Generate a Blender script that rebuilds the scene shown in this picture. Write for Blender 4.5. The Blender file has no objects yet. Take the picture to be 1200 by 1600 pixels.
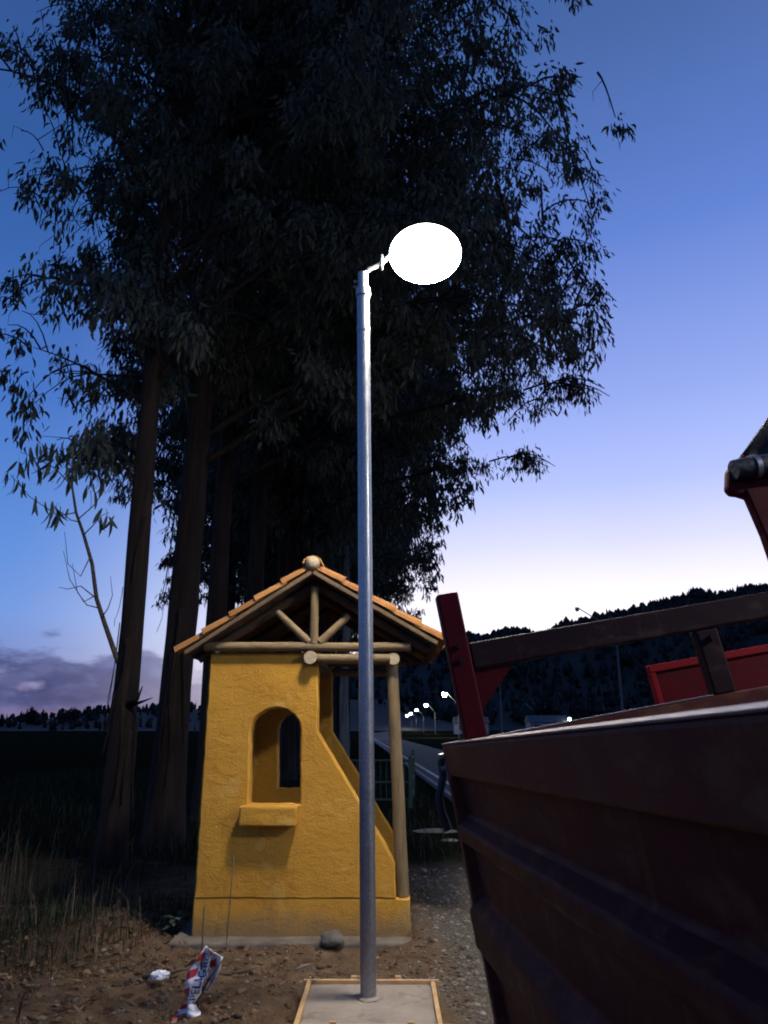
import bpy, bmesh, math, random
import numpy as np
from mathutils import Vector, Matrix, noise as mnoise

SC = bpy.context.scene
COL = SC.collection
R = math.radians

# ------------------------------------------------------------------ camera
cam = bpy.data.cameras.new('camera')
camo = bpy.data.objects.new('camera', cam)
COL.objects.link(camo)
SC.camera = camo
cam.sensor_fit = 'HORIZONTAL'
cam.sensor_width = 36
cam.lens = 34.5
cam.clip_start = 0.05
cam.clip_end = 8000
camo.location = (0, 0, 1.6)
camo.rotation_euler = (R(90 + 16.3), 0, R(0.3))
cam.dof.use_dof = True
cam.dof.focus_distance = 6.0
cam.dof.aperture_fstop = 11

# ------------------------------------------------------------------ sky
def lin(c):
    return tuple(((x / 12.92) if x <= .04045 else ((x + .055) / 1.055) ** 2.4) for x in c)

SKY_STRENGTH = 0.92
world = bpy.data.worlds.new('World')
SC.world = world
world.use_nodes = True
wt = world.node_tree
WN, WL = wt.nodes, wt.links
bg = WN['Background']
def wn(t, **kw):
    n = WN.new(t)
    for k, v in kw.items():
        setattr(n, k, v)
    return n
def wmath(op, a, b=None, clamp=False):
    n = wn('ShaderNodeMath', operation=op, use_clamp=clamp)
    for i, s in enumerate((a, b)):
        if s is None: continue
        if isinstance(s, (int, float)): n.inputs[i].default_value = s
        else: WL.new(s, n.inputs[i])
    return n.outputs[0]
def wmix(f, a, b):
    n = wn('ShaderNodeMix', data_type='RGBA')
    if isinstance(f, (int, float)): n.inputs[0].default_value = f
    else: WL.new(f, n.inputs[0])
    for i, s in ((6, a), (7, b)):
        if isinstance(s, tuple): n.inputs[i].default_value = (*s, 1)
        else: WL.new(s, n.inputs[i])
    return n.outputs[2]
def wramp(f, stops):
    n = wn('ShaderNodeValToRGB')
    cr = n.color_ramp
    cr.elements[0].position, cr.elements[0].color = stops[0][0], (*stops[0][1], 1)
    cr.elements[1].position, cr.elements[1].color = stops[-1][0], (*stops[-1][1], 1)
    for p, c in stops[1:-1]:
        e = cr.elements.new(p); e.color = (*c, 1)
    WL.new(f, n.inputs[0])
    return n.outputs[0]
tc = wn('ShaderNodeTexCoord')
sep = wn('ShaderNodeSeparateXYZ')
WL.new(tc.outputs['Generated'], sep.inputs[0])
sx, sy, sz = sep.outputs
zc = wmath('MAXIMUM', sz, 0.0)
# afterglow side (where the sun went down, right of the road) and the side away from it
glow = wramp(zc, [(0.0, (.98, .80, .76)), (.10, (.98, .92, .93)), (.14, (.93, .87, .93)), (.178, (.77, .74, .87)),
                  (.23, (.59, .60, .83)), (.305, (.37, .44, .79)), (.41, (.235, .315, .68)), (.58, (.096, .178, .505)),
                  (.74, (.044, .102, .295)), (1.0, (.014, .036, .14))])
away = wramp(zc, [(0.0, (.26, .12, .19)), (.03, (.20, .15, .27)), (.08, (.155, .21, .45)), (.13, (.135, .245, .56)),
                  (.21, (.092, .215, .55)), (.39, (.048, .135, .43)), (.61, (.026, .084, .27)), (1.0, (.012, .034, .13))])
hl = wmath('SQRT', wmath('MAXIMUM', wmath('ADD', wmath('MULTIPLY', sx, sx), wmath('MULTIPLY', sy, sy)), 1e-5))
AZ = R(27)
dt = wmath('DIVIDE', wmath('ADD', wmath('MULTIPLY', sx, math.sin(AZ)), wmath('MULTIPLY', sy, math.cos(AZ))), hl)
mr = wn('ShaderNodeMapRange', interpolation_type='SMOOTHSTEP')
WL.new(dt, mr.inputs[0]); mr.inputs[1].default_value = .56; mr.inputs[2].default_value = .98
gf = mr.outputs[0]
clear = wmix(gf, away, glow)
# purple bank of cloud low on the side away from the glow
mp = wn('ShaderNodeMapping'); mp.inputs['Scale'].default_value = (6.5, 6.5, 16.0)
WL.new(tc.outputs['Generated'], mp.inputs[0])
nz = wn('ShaderNodeTexNoise'); nz.inputs['Scale'].default_value = 1.6; nz.inputs['Detail'].default_value = 7
nz.inputs['Roughness'].default_value = .55
WL.new(mp.outputs[0], nz.inputs[0])
cl = wmath('ADD', wmath('MULTIPLY', wmath('SUBTRACT', .098, zc), 24.0), wmath('MULTIPLY', wmath('SUBTRACT', nz.outputs[0], .5), 6.0))
mr2 = wn('ShaderNodeMapRange', interpolation_type='SMOOTHSTEP')
WL.new(cl, mr2.inputs[0]); mr2.inputs[1].default_value = -.25; mr2.inputs[2].default_value = .75
mr3 = wn('ShaderNodeMapRange', interpolation_type='SMOOTHSTEP')
WL.new(zc, mr3.inputs[0]); mr3.inputs[1].default_value = .004; mr3.inputs[2].default_value = .03
mr3.inputs[3].default_value = .35
cf = wmath('MULTIPLY', wmath('MULTIPLY', mr2.outputs[0], mr3.outputs[0]), wmath('SUBTRACT', 1.0, gf))
nz2 = wn('ShaderNodeTexNoise'); nz2.inputs['Scale'].default_value = 3.2; nz2.inputs['Detail'].default_value = 6
WL.new(mp.outputs[0], nz2.inputs[0])
ccol = wramp(nz2.outputs[0], [(.30, (.032, .038, .112)), (.5, (.056, .063, .160)), (.70, (.105, .118, .255))])
withcl = wmix(cf, clear, ccol)
# faint high veil
nz3 = wn('ShaderNodeTexNoise'); nz3.inputs['Scale'].default_value = 2.3; nz3.inputs['Detail'].default_value = 4
WL.new(tc.outputs['Generated'], nz3.inputs[0])
veil = wmath('MULTIPLY', wmath('MAXIMUM', wmath('SUBTRACT', nz3.outputs[0], .5), 0.0), .30)
withv = wmix(veil, withcl, (.26, .24, .42))
nish = wn('ShaderNodeTexSky', sky_type='NISHITA', sun_disc=False)
nish.sun_elevation = R(-4); nish.sun_rotation = AZ; nish.ozone_density = 3
nm = wn('ShaderNodeVectorMath', operation='SCALE'); WL.new(nish.outputs[0], nm.inputs[0]); nm.inputs[3].default_value = .05
va = wn('ShaderNodeVectorMath', operation='ADD')
sc_ = wn('ShaderNodeVectorMath', operation='SCALE'); WL.new(withv, sc_.inputs[0]); sc_.inputs[3].default_value = 1.45
WL.new(sc_.outputs[0], va.inputs[0]); WL.new(nm.outputs[0], va.inputs[1])
WL.new(va.outputs[0], bg.inputs[0])
bg.inputs[1].default_value = SKY_STRENGTH

LAMP_STRENGTH = 210.0           # glare-shaped bowl of the solar lamp on the steel pole
LED_STRENGTH = 1900.0          # its small LED core
ROAD_LAMP_STRENGTH = 510.0     # tall road lamps

vs = SC.view_settings
vs.view_transform = 'Standard'; vs.look = 'None'; vs.exposure = 0.0; vs.gamma = 1.0
vs.use_curve_mapping = False
SC.cycles.use_denoising = True
SC.cycles.pixel_filter_type = 'BLACKMAN_HARRIS'
SC.cycles.filter_width = 1.9          # soft phone optics
SC.cycles.max_bounces = 6
SC.cycles.diffuse_bounces = 3
SC.cycles.glossy_bounces = 3
SC.cycles.sample_clamp_indirect = 4.0
SC.cycles.caustics_reflective = False
SC.cycles.caustics_refractive = False

rng = np.random.default_rng(7)
random.seed(7)

# ------------------------------------------------------------------ helpers
class MB:
    """collects shapes; build() links them as ONE mesh object"""
    def __init__(self): self.v, self.f = [], []
    def add(self, vs_, fs_):
        b = len(self.v)
        self.v.extend([tuple(p) for p in vs_]); self.f.extend([tuple(i + b for i in q) for q in fs_])
        return self
    def box(self, x0, x1, y0, y1, z0, z1):
        return self.add([(x0,y0,z0),(x1,y0,z0),(x1,y1,z0),(x0,y1,z0),(x0,y0,z1),(x1,y0,z1),(x1,y1,z1),(x0,y1,z1)],
                        [(0,3,2,1),(4,5,6,7),(0,1,5,4),(1,2,6,5),(2,3,7,6),(3,0,4,7)])
    def tube(self, pts, rad, n=10, cap=True):
        pts = [Vector(p) for p in pts]
        if not hasattr(rad, '__len__'): rad = [rad] * len(pts)
        t = (pts[1] - pts[0]).normalized()
        ref = Vector((0, 0, 1)) if abs(t.z) < .9 else Vector((1, 0, 0))
        a = t.cross(ref).normalized()
        V, F = [], []
        for i, p in enumerate(pts):
            t = (pts[min(i + 1, len(pts) - 1)] - pts[max(i - 1, 0)])
            t = t.normalized() if t.length > 1e-9 else Vector((0, 0, 1))
            a = (a - t * a.dot(t)).normalized()
            b = t.cross(a)
            for k in range(n):
                an = 2 * math.pi * k / n
                V.append(p + (a * math.cos(an) + b * math.sin(an)) * rad[i])
        for i in range(len(pts) - 1):
            for k in range(n):
                k2 = (k + 1) % n
                F.append((i*n+k, i*n+k2, (i+1)*n+k2, (i+1)*n+k))
        if cap:
            F.append(tuple(range(n))[::-1]); F.append(tuple((len(pts)-1)*n + k for k in range(n)))
        return self.add(V, F)
    def lathe(self, prof, n=24, at=(0, 0, 0)):
        V, F = [], []
        for r, z in prof:
            for k in range(n):
                an = 2 * math.pi * k / n
                V.append((at[0] + r * math.cos(an), at[1] + r * math.sin(an), at[2] + z))
        for i in range(len(prof) - 1):
            for k in range(n):
                k2 = (k + 1) % n
                F.append((i*n+k, i*n+k2, (i+1)*n+k2, (i+1)*n+k))
        return self.add(V, F)
    def prism(self, outline, axis, a0, a1):
        """outline: 2-D list; axis 'y' -> (x,z) outline extruded along y; 'x' -> (y,z); 'z' -> (x,y)"""
        n = len(outline)
        def P(q, a):
            return {'y': (q[0], a, q[1]), 'x': (a, q[0], q[1]), 'z': (q[0], q[1], a)}[axis]
        V = [P(q, a0) for q in outline] + [P(q, a1) for q in outline]
        F = [tuple(range(n)), tuple(range(2*n-1, n-1, -1))] + [(i, i+n, (i+1) % n + n, (i+1) % n) for i in range(n)]
        return self.add(V, F)
    def mesh(self, name):
        me = bpy.data.meshes.new(name)
        me.from_pydata(self.v, [], self.f); me.validate(); me.update()
        bm = bmesh.new(); bm.from_mesh(me)
        bmesh.ops.recalc_face_normals(bm, faces=bm.faces)
        bm.to_mesh(me); bm.free()
        return me
    def build(self, name, mat, parent=None, smooth=False, bevel=0.0, loc=None):
        return link(name, self.mesh(name), mat, parent, smooth, bevel, loc)

def link(name, me, mat, parent=None, smooth=False, bevel=0.0, loc=None):
    o = bpy.data.objects.new(name, me)
    COL.objects.link(o)
    if mat and not me.materials: me.materials.append(mat)
    if smooth:
        me.polygons.foreach_set('use_smooth', [True] * len(me.polygons))
        if smooth == 'auto':
            try: me.set_sharp_from_angle(angle=R(40))
            except Exception: pass
    if bevel:
        bm = bmesh.new(); bm.from_mesh(me)
        es = [e for e in bm.edges if len(e.link_faces) == 2 and e.calc_face_angle(0) > R(30)]
        bmesh.ops.bevel(bm, geom=es, offset=bevel, segments=2, affect='EDGES', profile=.5, clamp_overlap=True)
        bm.to_mesh(me); bm.free()
    if parent: o.parent = parent
    if loc: o.location = loc
    return o

def tag(o, label=None, cat=None, group=None, kind=None):
    if label: o['label'] = label
    if cat: o['category'] = cat
    if group: o['group'] = group
    if kind: o['kind'] = kind
    return o

def thing(name, label, cat, loc=(0, 0, 0), group=None):
    o = bpy.data.objects.new(name, None)
    COL.objects.link(o)
    o.location = loc
    o.empty_display_size = .2
    return tag(o, label, cat, group)

def big_mesh(name, V, F4=None, F3=None):
    """numpy arrays -> mesh, fast"""
    me = bpy.data.meshes.new(name)
    V = np.asarray(V, np.float32)
    me.vertices.add(len(V)); me.vertices.foreach_set('co', V.ravel())
    loops, starts, tot, s = [], [], [], 0
    for F, k in ((F4, 4), (F3, 3)):
        if F is None or len(F) == 0: continue
        F = np.asarray(F, np.int32)
        loops.append(F.ravel()); starts.append(s + np.arange(len(F)) * k); tot.append(np.full(len(F), k)); s += F.size
    L = np.concatenate(loops).astype(np.int32)
    me.loops.add(len(L)); me.loops.foreach_set('vertex_index', L)
    st = np.concatenate(starts).astype(np.int32)
    me.polygons.add(len(st)); me.polygons.foreach_set('loop_start', st)
    me.update(calc_edges=True); me.validate()
    return me

# ------------------------------------------------------------------ materials
class NT:
    def __init__(self, name):
        self.m = bpy.data.materials.new(name); self.m.use_nodes = True
        self.t = self.m.node_tree; self.N = self.t.nodes; self.L = self.t.links
        self.b = self.N['Principled BSDF']
        self.tc = self.N.new('ShaderNodeTexCoord')
    def put(self, s, v):
        if isinstance(v, (int, float)): s.default_value = v
        elif isinstance(v, tuple): s.default_value = (*v, 1) if len(v) == 3 and s.type == 'RGBA' else v
        else: self.L.new(v, s)
    def noise(self, scale, detail=5, rough=.55, stretch=None, coord='Object', dist=0.0):
        n = self.N.new('ShaderNodeTexNoise'); n.inputs['Scale'].default_value = scale
        n.inputs['Detail'].default_value = detail; n.inputs['Roughness'].default_value = rough
        n.inputs['Distortion'].default_value = dist
        c = self.tc.outputs[coord]
        if stretch:
            m = self.N.new('ShaderNodeMapping'); m.inputs['Scale'].default_value = stretch
            self.L.new(c, m.inputs[0]); c = m.outputs[0]
        self.L.new(c, n.inputs['Vector'])
        return n.outputs[0]
    def ramp(self, f, stops):
        n = self.N.new('ShaderNodeValToRGB'); cr = n.color_ramp
        cr.elements[0].position, cr.elements[0].color = stops[0][0], (*stops[0][1], 1)
        cr.elements[1].position, cr.elements[1].color = stops[-1][0], (*stops[-1][1], 1)
        for p, c in stops[1:-1]:
            e = cr.elements.new(p); e.color = (*c, 1)
        self.L.new(f, n.inputs[0]); return n.outputs[0]
    def mix(self, f, a, b, mode='MIX'):
        n = self.N.new('ShaderNodeMix'); n.data_type = 'RGBA'; n.blend_type = mode
        self.put(n.inputs[0], f); self.put(n.inputs[6], a); self.put(n.inputs[7], b)
        return n.outputs[2]
    def math(self, op, a, b=0.0, clamp=False):
        n = self.N.new('ShaderNodeMath'); n.operation = op; n.use_clamp = clamp
        self.put(n.inputs[0], a); self.put(n.inputs[1], b); return n.outputs[0]
    def step(self, f, a, b):
        n = self.N.new('ShaderNodeMapRange'); n.interpolation_type = 'SMOOTHSTEP'
        self.L.new(f, n.inputs[0]); n.inputs[1].default_value = a; n.inputs[2].default_value = b
        return n.outputs[0]
    def bump(self, h, strength=.5, dist=.01):
        n = self.N.new('ShaderNodeBump'); n.inputs['Strength'].default_value = strength
        n.inputs['Distance'].default_value = dist; self.L.new(h, n.inputs['Height'])
        self.L.new(n.outputs[0], self.b.inputs['Normal'])
    def xyz(self, coord='Object'):
        n = self.N.new('ShaderNodeSeparateXYZ'); self.L.new(self.tc.outputs[coord], n.inputs[0]); return n.outputs
    def island(self):
        n = self.N.new('ShaderNodeNewGeometry'); return n.outputs['Random Per Island']
    def objrand(self):
        n = self.N.new('ShaderNodeObjectInfo'); return n.outputs['Random']
    def out(self, color, rough=.8, metal=0.0, spec=.4):
        self.put(self.b.inputs['Base Color'], color); self.put(self.b.inputs['Roughness'], rough)
        self.put(self.b.inputs['Metallic'], metal); self.b.inputs['Specular IOR Level'].default_value = spec
        return self.m

def simple(name, c0, c1, scale=8, rough=.8, metal=0.0, bump=0.0, bdist=.01, bscale=None, stretch=None, spec=.4, coord='Object'):
    t = NT(name)
    n = t.noise(scale, 6, .6, stretch, coord)
    col = t.ramp(n, [(.3, c0), (.7, c1)])
    if bump:
        t.bump(t.noise(bscale or scale * 3, 6, .65, stretch, coord), bump, bdist)
    return t.out(col, rough, metal, spec)

def emitter(name, color, strength):
    m = bpy.data.materials.new(name); m.use_nodes = True
    b = m.node_tree.nodes['Principled BSDF']
    b.inputs['Base Color'].default_value = (.8, .8, .8, 1)
    b.inputs['Emission Color'].default_value = (*color, 1)
    b.inputs['Emission Strength'].default_value = strength
    return m

def m_stucco():
    t = NT('ochre_stucco')
    big = t.noise(1.7, 5, .6)
    fine = t.noise(14, 6, .6)
    c = t.ramp(big, [(.3, (.42, .200, .026)), (.5, (.50, .248, .032)), (.72, (.56, .290, .048))])
    c = t.mix(t.math('MULTIPLY', t.step(fine, .52, .75), .45), c, (.31, .14, .022))
    streak = t.noise(3.2, 6, .65, (4.5, 4.5, .35))
    c = t.mix(t.math('MULTIPLY', t.step(streak, .54, .74), .38), c, (.27, .15, .045))
    patch = t.noise(2.6, 4, .5, dist=.8)
    c = t.mix(t.math('MULTIPLY', t.step(patch, .60, .64), .28), c, (.66, .42, .12))
    crack = t.N.new('ShaderNodeTexVoronoi'); crack.feature = 'DISTANCE_TO_EDGE'; crack.inputs['Scale'].default_value = 1.5
    cm = t.N.new('ShaderNodeMix'); cm.data_type = 'VECTOR'; cm.inputs[0].default_value = .12
    t.L.new(t.tc.outputs['Object'], cm.inputs[4])
    wob = t.N.new('ShaderNodeTexNoise'); wob.inputs['Scale'].default_value = 5; wob.inputs['Detail'].default_value = 6
    t.L.new(t.tc.outputs['Object'], wob.inputs['Vector']); t.L.new(wob.outputs[1], cm.inputs[5])
    t.L.new(cm.outputs[1], crack.inputs['Vector'])
    ck = t.math('MULTIPLY', t.math('SUBTRACT', 1.0, t.step(crack.outputs['Distance'], .002, .007)), t.step(t.noise(1.3, 2), .60, .70))
    c = t.mix(t.math('MULTIPLY', ck, .5), c, (.11, .06, .022))
    # dirt splashed up from the ground
    z = t.xyz()[2]
    dn = t.math('ADD', z, t.math('MULTIPLY', t.math('SUBTRACT', t.noise(5, 5), .5), .35))
    dirt = t.math('SUBTRACT', 1.0, t.step(dn, .02, .26))
    c = t.mix(t.math('MULTIPLY', dirt, .75), c, (.17, .125, .075))
    h1 = t.noise(55, 6, .7)
    h2 = t.noise(7, 5, .6, (1, 1, 1.7), dist=.5)
    t.bump(t.math('ADD', t.math('MULTIPLY', h1, .40), t.math('MULTIPLY', h2, .75)), .5, .032)
    return t.out(c, .92, 0, .2)
M = {}
M['stucco'] = m_stucco()
M['concrete'] = simple('grey_concrete', (.085, .066, .048), (.19, .155, .12), 6, .9, bump=.35, bdist=.008, bscale=40)
def m_wet():
    t = NT('fresh_concrete')
    c = t.ramp(t.noise(5, 6, .6), [(.3, (.20, .160, .125)), (.7, (.31, .252, .198))])
    c = t.mix(t.math('MULTIPLY', t.step(t.noise(9, 6), .54, .70), .6), c, (.12, .083, .055))
    t.bump(t.noise(60, 6), .25, .006)
    return t.out(c, .8)
M['fresh'] = m_wet()
M['log'] = simple('peeled_log', (.12, .078, .034), (.225, .152, .070), 5, .7, bump=.4, bdist=.006, bscale=9, stretch=(6, 6, .7))
M['log_x'] = simple('peeled_log_beam', (.12, .078, .034), (.225, .152, .070), 5, .7, bump=.4, bdist=.006, bscale=9, stretch=(.7, 6, 6))
M['log_y'] = simple('peeled_log_purlin', (.12, .078, .034), (.225, .152, .070), 5, .7, bump=.4, bdist=.006, bscale=9, stretch=(6, .7, 6))
M['log_end'] = simple('sawn_log_end', (.27, .20, .12), (.48, .38, .24), 30, .85)
M['board'] = simple('dark_roof_board', (.055, .036, .022), (.11, .07, .042), 4, .85, bump=.3, stretch=(6, .6, 6))
M['barge'] = simple('weathered_barge_board', (.085, .053, .028), (.18, .115, .06), 6, .8)
def m_tile():
    t = NT('terracotta_tile')
    r = t.objrand()
    c = t.ramp(r, [(0, (.24, .098, .028)), (.5, (.33, .145, .042)), (1, (.40, .195, .068))])
    c = t.mix(t.math('MULTIPLY', t.step(t.noise(9, 6), .5, .75), .5), c, (.22, .10, .045))
    t.bump(t.noise(60, 5), .3, .004)
    return t.out(c, .85, 0, .25)
M['tile'] = m_tile()
M['mortar'] = simple('ridge_mortar', (.30, .22, .13), (.45, .36, .24), 18, .95, bump=.6, bdist=.01)
M['form'] = simple('pine_form_board', (.40, .235, .10), (.55, .35, .17), 7, .75, bump=.2, stretch=(2, 2, 8))
def m_galv():
    t = NT('galvanised_steel')
    v = t.N.new('ShaderNodeTexVoronoi'); v.inputs['Scale'].default_value = 55
    t.L.new(t.tc.outputs['Object'], v.inputs['Vector'])
    c = t.ramp(v.outputs['Distance'], [(0, (.27, .27, .275)), (1, (.40, .40, .40))])
    c = t.mix(t.math('MULTIPLY', t.step(t.noise(6, 5, .6, (3, 3, .5)), .5, .8), .5), c, (.26, .26, .27))
    t.bump(t.noise(30, 4, .6, (1, 1, .08)), .12, .004)
    return t.out(c, t.ramp(t.noise(12, 4), [(.3, (.30,)*3), (.7, (.44,)*3)]), .85, .5)
M['galv'] = m_galv()
M['dark_metal'] = simple('dark_painted_metal', (.03, .03, .032), (.06, .06, .062), 9, .5, .3)
M['grey_pole'] = simple('grey_concrete_pole', (.11, .11, .11), (.18, .18, .175), 5, .8)
M['lamp'] = emitter('lit_glare_bowl', (1.0, .96, .88), LAMP_STRENGTH)
def m_glare_bowl():
    m = emitter('lit_glare_bowl', (1.0, .96, .88), 1.0)
    t = m.node_tree; b = t.nodes['Principled BSDF']
    g_ = t.nodes.new('ShaderNodeNewGeometry'); s_ = t.nodes.new('ShaderNodeSeparateXYZ'); t.links.new(g_.outputs['Position'], s_.inputs[0])
    r_ = t.nodes.new('ShaderNodeMapRange'); t.links.new(s_.outputs[2], r_.inputs[0])
    r_.inputs[1].default_value = 5.14; r_.inputs[2].default_value = 5.35; r_.inputs[3].default_value = math.log(LAMP_STRENGTH); r_.inputs[4].default_value = math.log(10.0)  # brightness fades upward to soften the edge of the glare shape
    e_ = t.nodes.new('ShaderNodeMath'); e_.operation = 'EXPONENT'; t.links.new(r_.outputs[0], e_.inputs[0])
    t.links.new(e_.outputs[0], b.inputs['Emission Strength'])
    return m
M['lamp'] = m_glare_bowl()
M['led'] = emitter('lit_led_core', (1.0, .93, .80), LED_STRENGTH)
M['road_lamp'] = emitter('lit_road_lamp_bowl', (1.0, .97, .88), ROAD_LAMP_STRENGTH)
M['far_lamp'] = emitter('lit_porch_lamp', (.75, 1.0, .92), 60)
M['dead_bowl'] = simple('unlit_lamp_bowl', (.3, .3, .3), (.4, .4, .4), 8, .3)
def m_rust_red(name, a, b, rust, amount):
    t = NT(name)
    c = t.ramp(t.noise(4, 6), [(.3, a), (.7, b)])
    g = t.noise(7, 8, .7, (1, 1, 2.2))
    c = t.mix(t.math('MULTIPLY', t.step(g, .60 - amount * .2, .80 - amount * .2), .85), c, rust)
    run = t.noise(3.0, 5, .6, (9, 9, .45))
    c = t.mix(t.math('MULTIPLY', t.step(run, .58, .70), .45), c, rust)
    scr = t.noise(60, 3, .5, (1, .12, 3))
    c = t.mix(t.math('MULTIPLY', t.step(scr, .68, .76), .18), c, (.20, .14, .12))
    t.bump(t.math('ADD', t.noise(3.0, 3), t.math('MULTIPLY', t.noise(70, 5), .12)), .35, .015)
    return t.out(c, t.ramp(g, [(.3, (.42,)*3), (.75, (.75,)*3)]), .0, .11)
M['trailer'] = m_rust_red('worn_dark_red_paint', (.050, .007, .008), (.068, .011, .011), (.13, .050, .025), .58)  # rust lightened and spread to imitate warm light bounced onto the ribs
M['rail'] = m_rust_red('rubbed_rail_paint', (.085, .020, .016), (.11, .028, .020), (.16, .068, .030), .65)
M['red'] = m_rust_red('bright_red_paint', (.060, .0012, .0035), (.085, .002, .005), (.030, .006, .006), .3)
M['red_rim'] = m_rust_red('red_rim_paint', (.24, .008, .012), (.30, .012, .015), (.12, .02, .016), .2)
M['red_board'] = m_rust_red('faded_red_board_paint', (.085, .002, .005), (.115, .003, .006), (.045, .008, .008), .4)
M['dark_bar'] = m_rust_red('dark_steel_bar', (.018, .006, .007), (.026, .009, .009), (.060, .036, .030), .5)
M['worn_sheen'] = simple('rubbed_sheen_steel', (.12, .08, .082), (.24, .185, .19), 9, .45, .45, stretch=(1, .2, 1))  # pale pinkish tone paints the sky's reflection onto the worn rail tops
M['rubber'] = simple('black_rubber', (.012, .012, .014), (.025, .025, .028), 20, .6)
M['tarp'] = simple('dark_tarpaulin', (.012, .014, .020), (.03, .034, .045), 7, .55, bump=.6, bdist=.02, bscale=9)
M['rim'] = simple('grey_wheel_rim', (.2, .2, .2), (.3, .3, .3), 9, .5, .4)
M['green_paint'] = simple('green_rail_paint', (.008, .028, .018), (.014, .042, .027), 7, .55)
M['rock'] = simple('grey_rock', (.07, .06, .052), (.16, .135, .11), 11, .95, bump=.8, bdist=.02)
M['pale_stone'] = simple('pale_slab_stone', (.12, .105, .08), (.21, .185, .145), 9, .9, bump=.5)
M['paper'] = simple('crumpled_white_plastic', (.62, .62, .64), (.78, .78, .80), 20, .5)
M['twig'] = simple('dry_twig_bark', (.05, .035, .025), (.10, .07, .048), 20, .9)
M['ink'] = simple('black_print', (.012, .012, .014), (.02, .02, .022), 9, .6)
M['house_wall'] = simple('pale_house_wall', (.13, .14, .17), (.18, .19, .22), 2, .9)
M['house_roof'] = simple('grey_metal_roof', (.05, .053, .06), (.075, .08, .09), 3, .85)
M['house_glass'] = simple('dark_window_glass', (.02, .02, .03), (.03, .03, .04), 3, .15)

def m_bark(name, a, b, c_, seed=0.0):
    t = NT(name)
    n1 = t.noise(2.2 + seed, 8, .62, (5, 5, .35), dist=.5)
    n2 = t.noise(.8, 5, .6, (2, 2, .5))
    c = t.ramp(n1, [(.28, a), (.5, b), (.74, c_)])
    c = t.mix(t.math('MULTIPLY', t.step(n2, .5, .68), .45), c, (.052, .033, .024))
    t.bump(t.noise(4.5, 8, .7, (5, 5, .3), dist=.4), .9, .05)
    return t.out(c, .92, 0, .15)
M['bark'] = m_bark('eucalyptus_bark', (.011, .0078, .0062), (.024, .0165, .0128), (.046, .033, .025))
M['bark_pale'] = m_bark('pale_eucalyptus_bark', (.07, .066, .058), (.15, .145, .13), (.25, .245, .225), .7)
def m_leaf(name, a, b, c_):
    t = NT(name)
    c = t.ramp(t.island(), [(0, a), (.6, b), (1, c_)])
    m = t.out(c, .62, 0, .22)
    tr = t.N.new('ShaderNodeBsdfTranslucent'); t.L.new(c, tr.inputs[0])
    mx = t.N.new('ShaderNodeMixShader'); mx.inputs[0].default_value = .25
    o = t.N['Material Output']
    t.L.new(t.b.outputs[0], mx.inputs[1]); t.L.new(tr.outputs[0], mx.inputs[2]); t.L.new(mx.outputs[0], o.inputs[0])
    return m
M['leaf'] = m_leaf('eucalyptus_leaf', (.048, .054, .034), (.072, .077, .050), (.11, .105, .075))
M['leaf_young'] = m_leaf('young_eucalyptus_leaf', (.050, .075, .052), (.075, .100, .068), (.100, .120, .085))
M['grass_dry'] = m_leaf('dry_grass_blade', (.05, .040, .022), (.095, .074, .042), (.17, .135, .080))
M['grass_green'] = m_leaf('green_grass_blade', (.010, .018, .007), (.018, .028, .011), (.034, .040, .02))
M['litter'] = m_leaf('dead_leaf', (.085, .042, .022), (.14, .078, .040), (.24, .16, .095))
M['forest'] = m_leaf('distant_forest', (.007, .011, .008), (.010, .015, .011), (.014, .019, .014))
def m_stone(name, a, b, c_):
    t = NT(name)
    return t.out(t.ramp(t.island(), [(0, a), (.6, b), (1, c_)]), .95, 0, .2)
M['clod'] = m_stone('dirt_clod', (.072, .045, .026), (.125, .080, .047), (.19, .128, .078))
M['gravel'] = m_stone('gravel_stone', (.075, .062, .048), (.14, .12, .095), (.26, .235, .195))

def m_ground():
    t = NT('earth')
    x, y, z = t.xyz()
    n0 = t.noise(.9, 6, .6); n1 = t.noise(6, 8, .68); n2 = t.noise(38, 6, .7)
    dirt = t.ramp(n1, [(.28, (.066, .040, .023)), (.5, (.125, .080, .048)), (.74, (.20, .135, .084))])
    grav = t.ramp(n2, [(.3, (.060, .050, .038)), (.52, (.105, .089, .070)), (.72, (.21, .185, .150))])
    grs = t.ramp(n1, [(.3, (.008, .009, .005)), (.7, (.020, .019, .010))])
    gx = t.math('ADD', x, t.math('MULTIPLY', t.math('SUBTRACT', n0, .5), 1.4))
    gy = t.math('ADD', y, t.math('MULTIPLY', t.math('SUBTRACT', n0, .5), 2.0))
    fg = t.step(gx, .12, .60)
    c = t.mix(fg, dirt, grav)
    fl = t.math('SUBTRACT', 1.0, t.step(gx, -3.1, -2.0))
    fy = t.step(gy, 8.6, 10.5)
    c = t.mix(t.math('MAXIMUM', t.math('MULTIPLY', fl, .8), fy), c, grs)
    t.bump(t.math('ADD', t.math('MULTIPLY', n1, .8), t.math('MULTIPLY', n2, .5)), .9, .05)
    return t.out(c, 1.0, 0, .0)
M['ground'] = m_ground()
M['asphalt'] = simple('worn_asphalt', (.042, .042, .044), (.072, .072, .074), 1.1, .9, spec=.12, bump=.5, bdist=.006, bscale=60)
M['road_paint'] = simple('worn_white_road_paint', (.30, .30, .29), (.62, .62, .60), 2.5, .7)
M['kerb'] = simple('kerb_concrete', (.16, .155, .145), (.27, .26, .245), 3, .9)
M['hill'] = simple('hill_scrub', (.008, .011, .008), (.012, .015, .010), .03, .95)

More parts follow.
